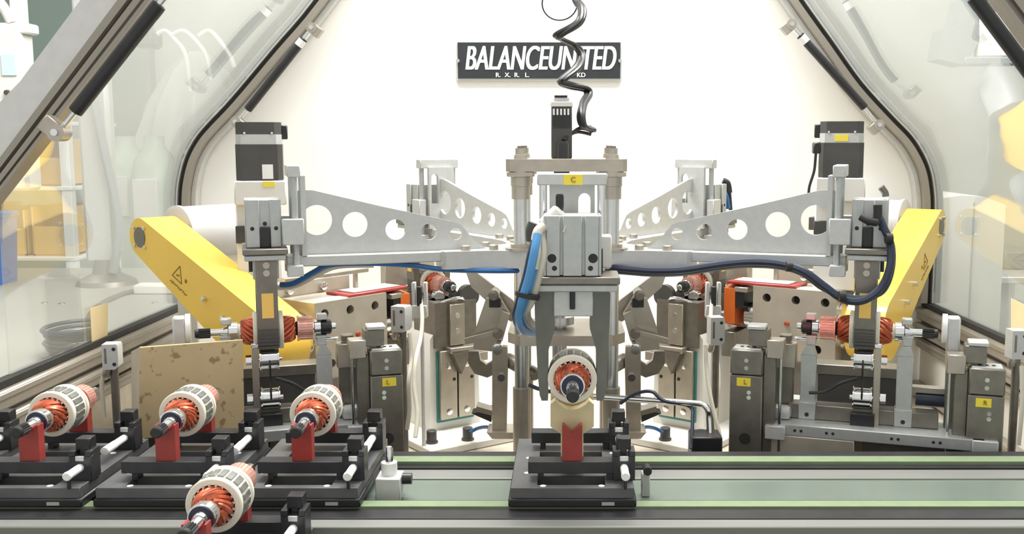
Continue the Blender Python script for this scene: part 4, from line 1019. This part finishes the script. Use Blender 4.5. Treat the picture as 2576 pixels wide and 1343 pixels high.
# ------------------------------------------------------------------ outside the enclosure
t = thing('side_bench', 'pale grey bench outside the left acrylic pane', 'bench', (-1.5, 2.0, FZ))
MB().bx(-2.3, -.785, 1.26, 2.95, -.40, -.365, .003).build('bench_top', M_table, t)
for x in (-2.2, -.9):
    for y in (1.4, 2.8): MB().bx(x - .03, x + .03, y - .03, y + .03, FZ, -.40, .002).build('leg', M_alu, t)
for px, py in ((112, 762), (155, 764), (390, 762), (205, 692), (115, 900)):
    k = (-.365) / at(px, py, 1.0).z; p = at(px, py, k)
    MB().lathe((p.x, p.y, -.365), (p.x, p.y, -.363), [(0, .008), (.002, .007)], 12).build('bench_screw', M_steeld, t)
def on(px, py, z): 
    return at(px, py, z / at(px, py, 1.0).z)
p = on(400, 738, -.365)
t = thing('power_strip', 'white power strip lying on the left bench', 'power strip', (p.x, p.y, -.365))
MB().bx(p.x - .055, p.x + .09, p.y - .02, p.y + .03, -.365, -.342, .004).build('body', M_white, t)
MB().bx(p.x + .02, p.x + .045, p.y - .01, p.y + .012, -.342, -.334, .002).build('red_switch', M_red, t)
MB().tube([(p.x - .055, p.y, -.358), on(300, 742, -.36), on(240, 775, -.36), on(205, 840, -.36), on(190, 890, -.36)], .006, 8).build('power_cable', M_steeld, label='grey power cable lying across the left bench', cat='cable')
t = thing('cable_coil', 'loose coil of grey and blue cable on the left bench', 'cable', on(170, 900, -.365))
p = on(190, 860, -.345)
for k in range(6):
    q = [(p.x + (.036 + .005 * (k % 3)) * math.cos(a), p.y + (.050 + .003 * k) * math.sin(a), -.358 + .008 * k) for a in [2 * math.pi * j / 24 for j in range(25)]]
    MB().tube(q, .004, 6, 0).build('turn', M_navy if k in (4, 5) else M_steeld, t)
p = on(270, 715, -.365)
t = thing('lamp_stand', 'grey stand with round base on the left bench', 'stand', (p.x, p.y, -.365))
MB().lathe((p.x, p.y, -.365), (p.x, p.y, -.30), [(0, .075), (.012, .07), (.03, .035), (.065, .028)], 28).build('base', M_steeld, t)
MB().bx(p.x - .045, p.x + .035, p.y - .02, p.y + .02, -.31, .42, .01).build('column', M_alu, t)
MB().tube([(p.x + .03, p.y - .03, -.33), (p.x + .05, p.y - .03, -.2), (p.x + .02, p.y - .03, .0), (p.x - .01, p.y - .03, .2)], .012, 8).build('hose', M_greybl, t)
for i, (px, Y, r, lab) in enumerate(((390, 3.9, .095, 'tall pale green tank seen through the left pane'), (318, 4.2, .10, 'farther pale green tank behind the left bench'))):
    c = at(px, 400, Y); t = thing('gas_tank', lab, 'tank', (c.x, Y, FZ))
    MB().lathe((c.x, Y, FZ), (c.x, Y, .02), [(0, r * .95), (.02, r), (1.10, r), (1.20, r * .78), (1.25, r * .4), (1.29, r * .38)], 32).build('vessel', M_tank, t)
    MB().bx(c.x - .05, c.x + .04, Y - r - .004, Y - r + .01, -.3, -.14, .002).build('paper_tag', M_label, t)
# shelf rack with bins
c = at(75, 560, 3.3)
t = thing('storage_rack', 'white storage rack holding amber bins beyond the left pane', 'shelf', (c.x, 3.3, FZ))
for x in (-.26, .18):
    for y in (3.2, 3.5): MB().bx(c.x + x - .015, c.x + x + .015, y - .015, y + .015, FZ, .10, .001).build('upright', M_label, t)
for z in (-.62, -.36, -.14, .06): MB().bx(c.x - .28, c.x + .20, 3.18, 3.52, z - .012, z, .002).build('shelf_board', M_label, t)
rr = random.Random(5); k = 0
for z, nz in ((-.14, 'top'), (-.36, 'middle'), (-.62, 'lowest')):
    for i, ni in enumerate(('first', 'second', 'third')):
        x = c.x - .18 + .145 * i; h = rr.uniform(.10, .16)
        m = MB(); m.bx(x - .062, x + .062, 3.22, 3.48, z, z + .006); m.bx(x - .062, x - .056, 3.22, 3.48, z, z + h); m.bx(x + .056, x + .062, 3.22, 3.48, z, z + h)
        m.bx(x - .062, x + .062, 3.474, 3.48, z, z + h); m.bx(x - .062, x + .062, 3.22, 3.226, z, z + h * .6)
        m.build('storage_bin', M_bin, label=f'amber open bin, {ni} from the left on the {nz} rack shelf', cat='bin', group='amber bins on the rack')
c = at(-42, 640, 2.6)
t = thing('waste_bin', 'blue plastic bin at the left picture edge', 'bin', (c.x, 2.6, -.365))
MB().prism([(-.06, -.365), (.045, -.365), (.055, -.19), (-.07, -.19)], (c.x, 2.55, 0), (1, 0, 0), (0, 0, 1), (0, .12, 0)).build('bin_body', M_bluebin, t)
MB().bx(c.x - .0625, c.x + .06, 2.545, 2.675, -.195, -.18, .003).build('bin_rim', M_bluebin, t)
# control panel on an arm
c = at(28, 190, 2.5)
t = thing('control_panel', 'white control panel with small screen hanging at the upper left', 'control panel', (c.x, 2.5, -.2))
MB().bx(c.x - .12, c.x + .035, 2.48, 2.55, -.12, .26, .008).build('panel_body', M_white, t)
MB().bx(c.x - .01, c.x + .025, 2.476, 2.482, .155, .205, .001).build('screen', M_screen, t)
for z in (.115, .09): MB().lathe((c.x + .0, 2.480, z), (c.x + .0, 2.472, z), [(0, .007), (.008, .006)], 14).build('button', M_motor, t)
MB().bx(c.x + .005, c.x + .032, 2.50, 2.54, .26, .72, .004).build('hanger', M_white, t)
MB().bx(c.x - .15, c.x + .05, 2.49, 2.55, .255, .28, .004).build('cross_arm', M_white, t)
MB().tube([(c.x - .12, 2.5, .37), (c.x - .05, 2.5, .36), (c.x - .01, 2.5, .32), (c.x + .01, 2.5, .28)], .012, 10).build('hose', M_white, t)
# film wrapped machine beyond the left pane
c = at(500, 200, 5.3)
t = thing('wrapped_machine', 'milky film wrapped machine standing beyond the left pane', 'machine', (c.x, 5.3, FZ))
m = MB(); prof = [(0, .34), (.5, .33), (1.0, .34), (1.25, .32), (1.45, .25), (1.62, .15), (1.72, .05)]
m.lathe((c.x, 5.3, FZ), (c.x, 5.3, FZ + 1.75), prof, 40)
for i, v in enumerate(m.v):
    a = math.atan2(v.y - 5.3, v.x - c.x); k_ = 1 + .05 * math.sin(a * 9 + v.z * 3) + .03 * math.sin(a * 17 - v.z * 5); v.x = c.x + (v.x - c.x) * k_; v.y = 5.3 + (v.y - 5.3) * k_
m.build('film_cover', M_film, t)
for k, (a, b, c_) in enumerate(((390, 440, 478), (430, 490, 530), (500, 550, 590))):
    MB().tube([at(a, 90, 3.0), at((a + b) / 2, 78, 3.0), at(b, 100, 3.0), at((b + c_) / 2 + 8, 140, 3.0), at(c_, 230 - 30 * k, 3.0)], .007, 8).build('glow_arc', M_film, t)  # pale tubes shaped to stand in for soft white glows
p = at(372, 100, 3.0); MB().box(p, (.06, .08, .05), None, .01).build('dark_cap', M_motor, t)
# white cabinet at the right
a, b = at(2352, 508, 2.25), at(2512, 860, 2.25)
t = thing('white_cabinet', 'large white cabinet standing outside the right pane', 'cabinet', ((a.x + b.x) / 2, 2.35, FZ))
m = MB(); m.prism([(a.x, FZ), (b.x, FZ), (b.x, a.z - .006), (b.x - .05, a.z + .012), (b.x - .10, a.z + .014), (a.x, a.z + .006)], (0, 2.25, 0), (1, 0, 0), (0, 0, 1), (0, .55, 0)); m.build('carcass', M_white, t)
MB().bx(a.x + .084, a.x + .086, 2.247, 2.251, FZ + .1, a.z).build('door_gap', M_alud, t)
t = thing('worktable', 'steel worktable with rail beyond the white cabinet', 'table', at(2600, 690, 2.8))
p = at(2600, 684, 2.8)
MB().bx(p.x - .18, p.x + .9, 2.7, 3.3, p.z - .02, p.z, .003).build('tabletop', M_alu, t)
for x in (-.10, .8):
    for y in (2.75, 3.25): MB().bx(p.x + x - .02, p.x + x + .02, y - .02, y + .02, FZ, p.z - .02).build('leg', M_alu, t)
MB().bx(p.x - .06, p.x + .05, 2.85, 3.1, p.z, p.z + .05, .004).build('tray', M_greybl, label='dark grey tray on the worktable at the right edge', cat='tray')
p = at(2405, 95, 2.5)
t = thing('hanging_lamp', 'blue grey hanging lamp head with square white screen beyond the right pane', 'lamp', p)
MB().prism([(-.04, -.05), (.025, -.065), (.055, -.01), (.05, .09), (.01, .09), (.0, .03), (-.03, .02)], (p.x, p.y, p.z), (1, 0, 0), (0, 0, 1), (0, .08, 0)).build('housing', M_greybl, t)
MB().bx(p.x + .055, p.x + .13, 2.5, 2.53, p.z - .045, p.z + .06, .004).build('white_face', M_label, t)
MB().bx(p.x + .02, p.x + .15, 2.49, 2.54, p.z - .065, p.z - .045, .004).build('lamp_arm', M_greybl, t)
MB().bx(p.x + .02, p.x + .045, 2.52, 2.56, p.z + .08, p.z + .75, .003).build('hanger', M_greybl, t)
# paper notes stuck on the panes
def note(p0, X, Y0, Y1, z0, z1, sk, label):
    MB().add([(X, Y0, z0), (X, Y1, z0 + sk), (X, Y1, z1 + sk), (X, Y0, z1), (X + .0006, Y0, z0), (X + .0006, Y1, z0 + sk), (X + .0006, Y1, z1 + sk), (X + .0006, Y0, z1)],
        [[0, 1, 2, 3], [4, 5, 6, 7], [0, 1, 5, 4], [1, 2, 6, 5], [2, 3, 7, 6], [3, 0, 4, 7]]).build('paper_note', M_note, label=label, cat='note')
def on_x(px, py, X): 
    d = at(px, py, 1.0); return d * (X / d.x)
for X, q, lab in ((-.741, ((226, 775), (271, 762), (270, 852), (231, 866)), 'cream paper note stuck low on the left acrylic pane'), (.702, ((2544, 750), (2590, 772), (2590, 860), (2544, 838)), 'cream paper note stuck on the right acrylic pane')):
    P = [on_x(a, b, X) for a, b in q]; s = Vector((.0006 if X < 0 else -.0006, 0, 0))
    MB().add(P + [p + s for p in P], [[0, 1, 2, 3], [4, 5, 6, 7], [0, 1, 5, 4], [1, 2, 6, 5], [2, 3, 7, 6], [3, 0, 4, 7]]).build('paper_note', M_note, label=lab, cat='note')

# red sensor beam on the commutator of the right station
l = bpy.data.lights.new('red_sensor_lamp', 'SPOT'); l.energy = .22; l.color = (1, .03, .02); l.spot_size = math.radians(24); l.shadow_soft_size = .004
o = bpy.data.objects.new('red_sensor_lamp', l); COL.objects.link(o)
M = REL @ MS(1); p = M @ Vector((.30, .10, -.20)); q = M @ Vector((.360, .0, -.2457))
o.location = p; o.rotation_euler = (q - p).to_track_quat('-Z', 'Y').to_euler()
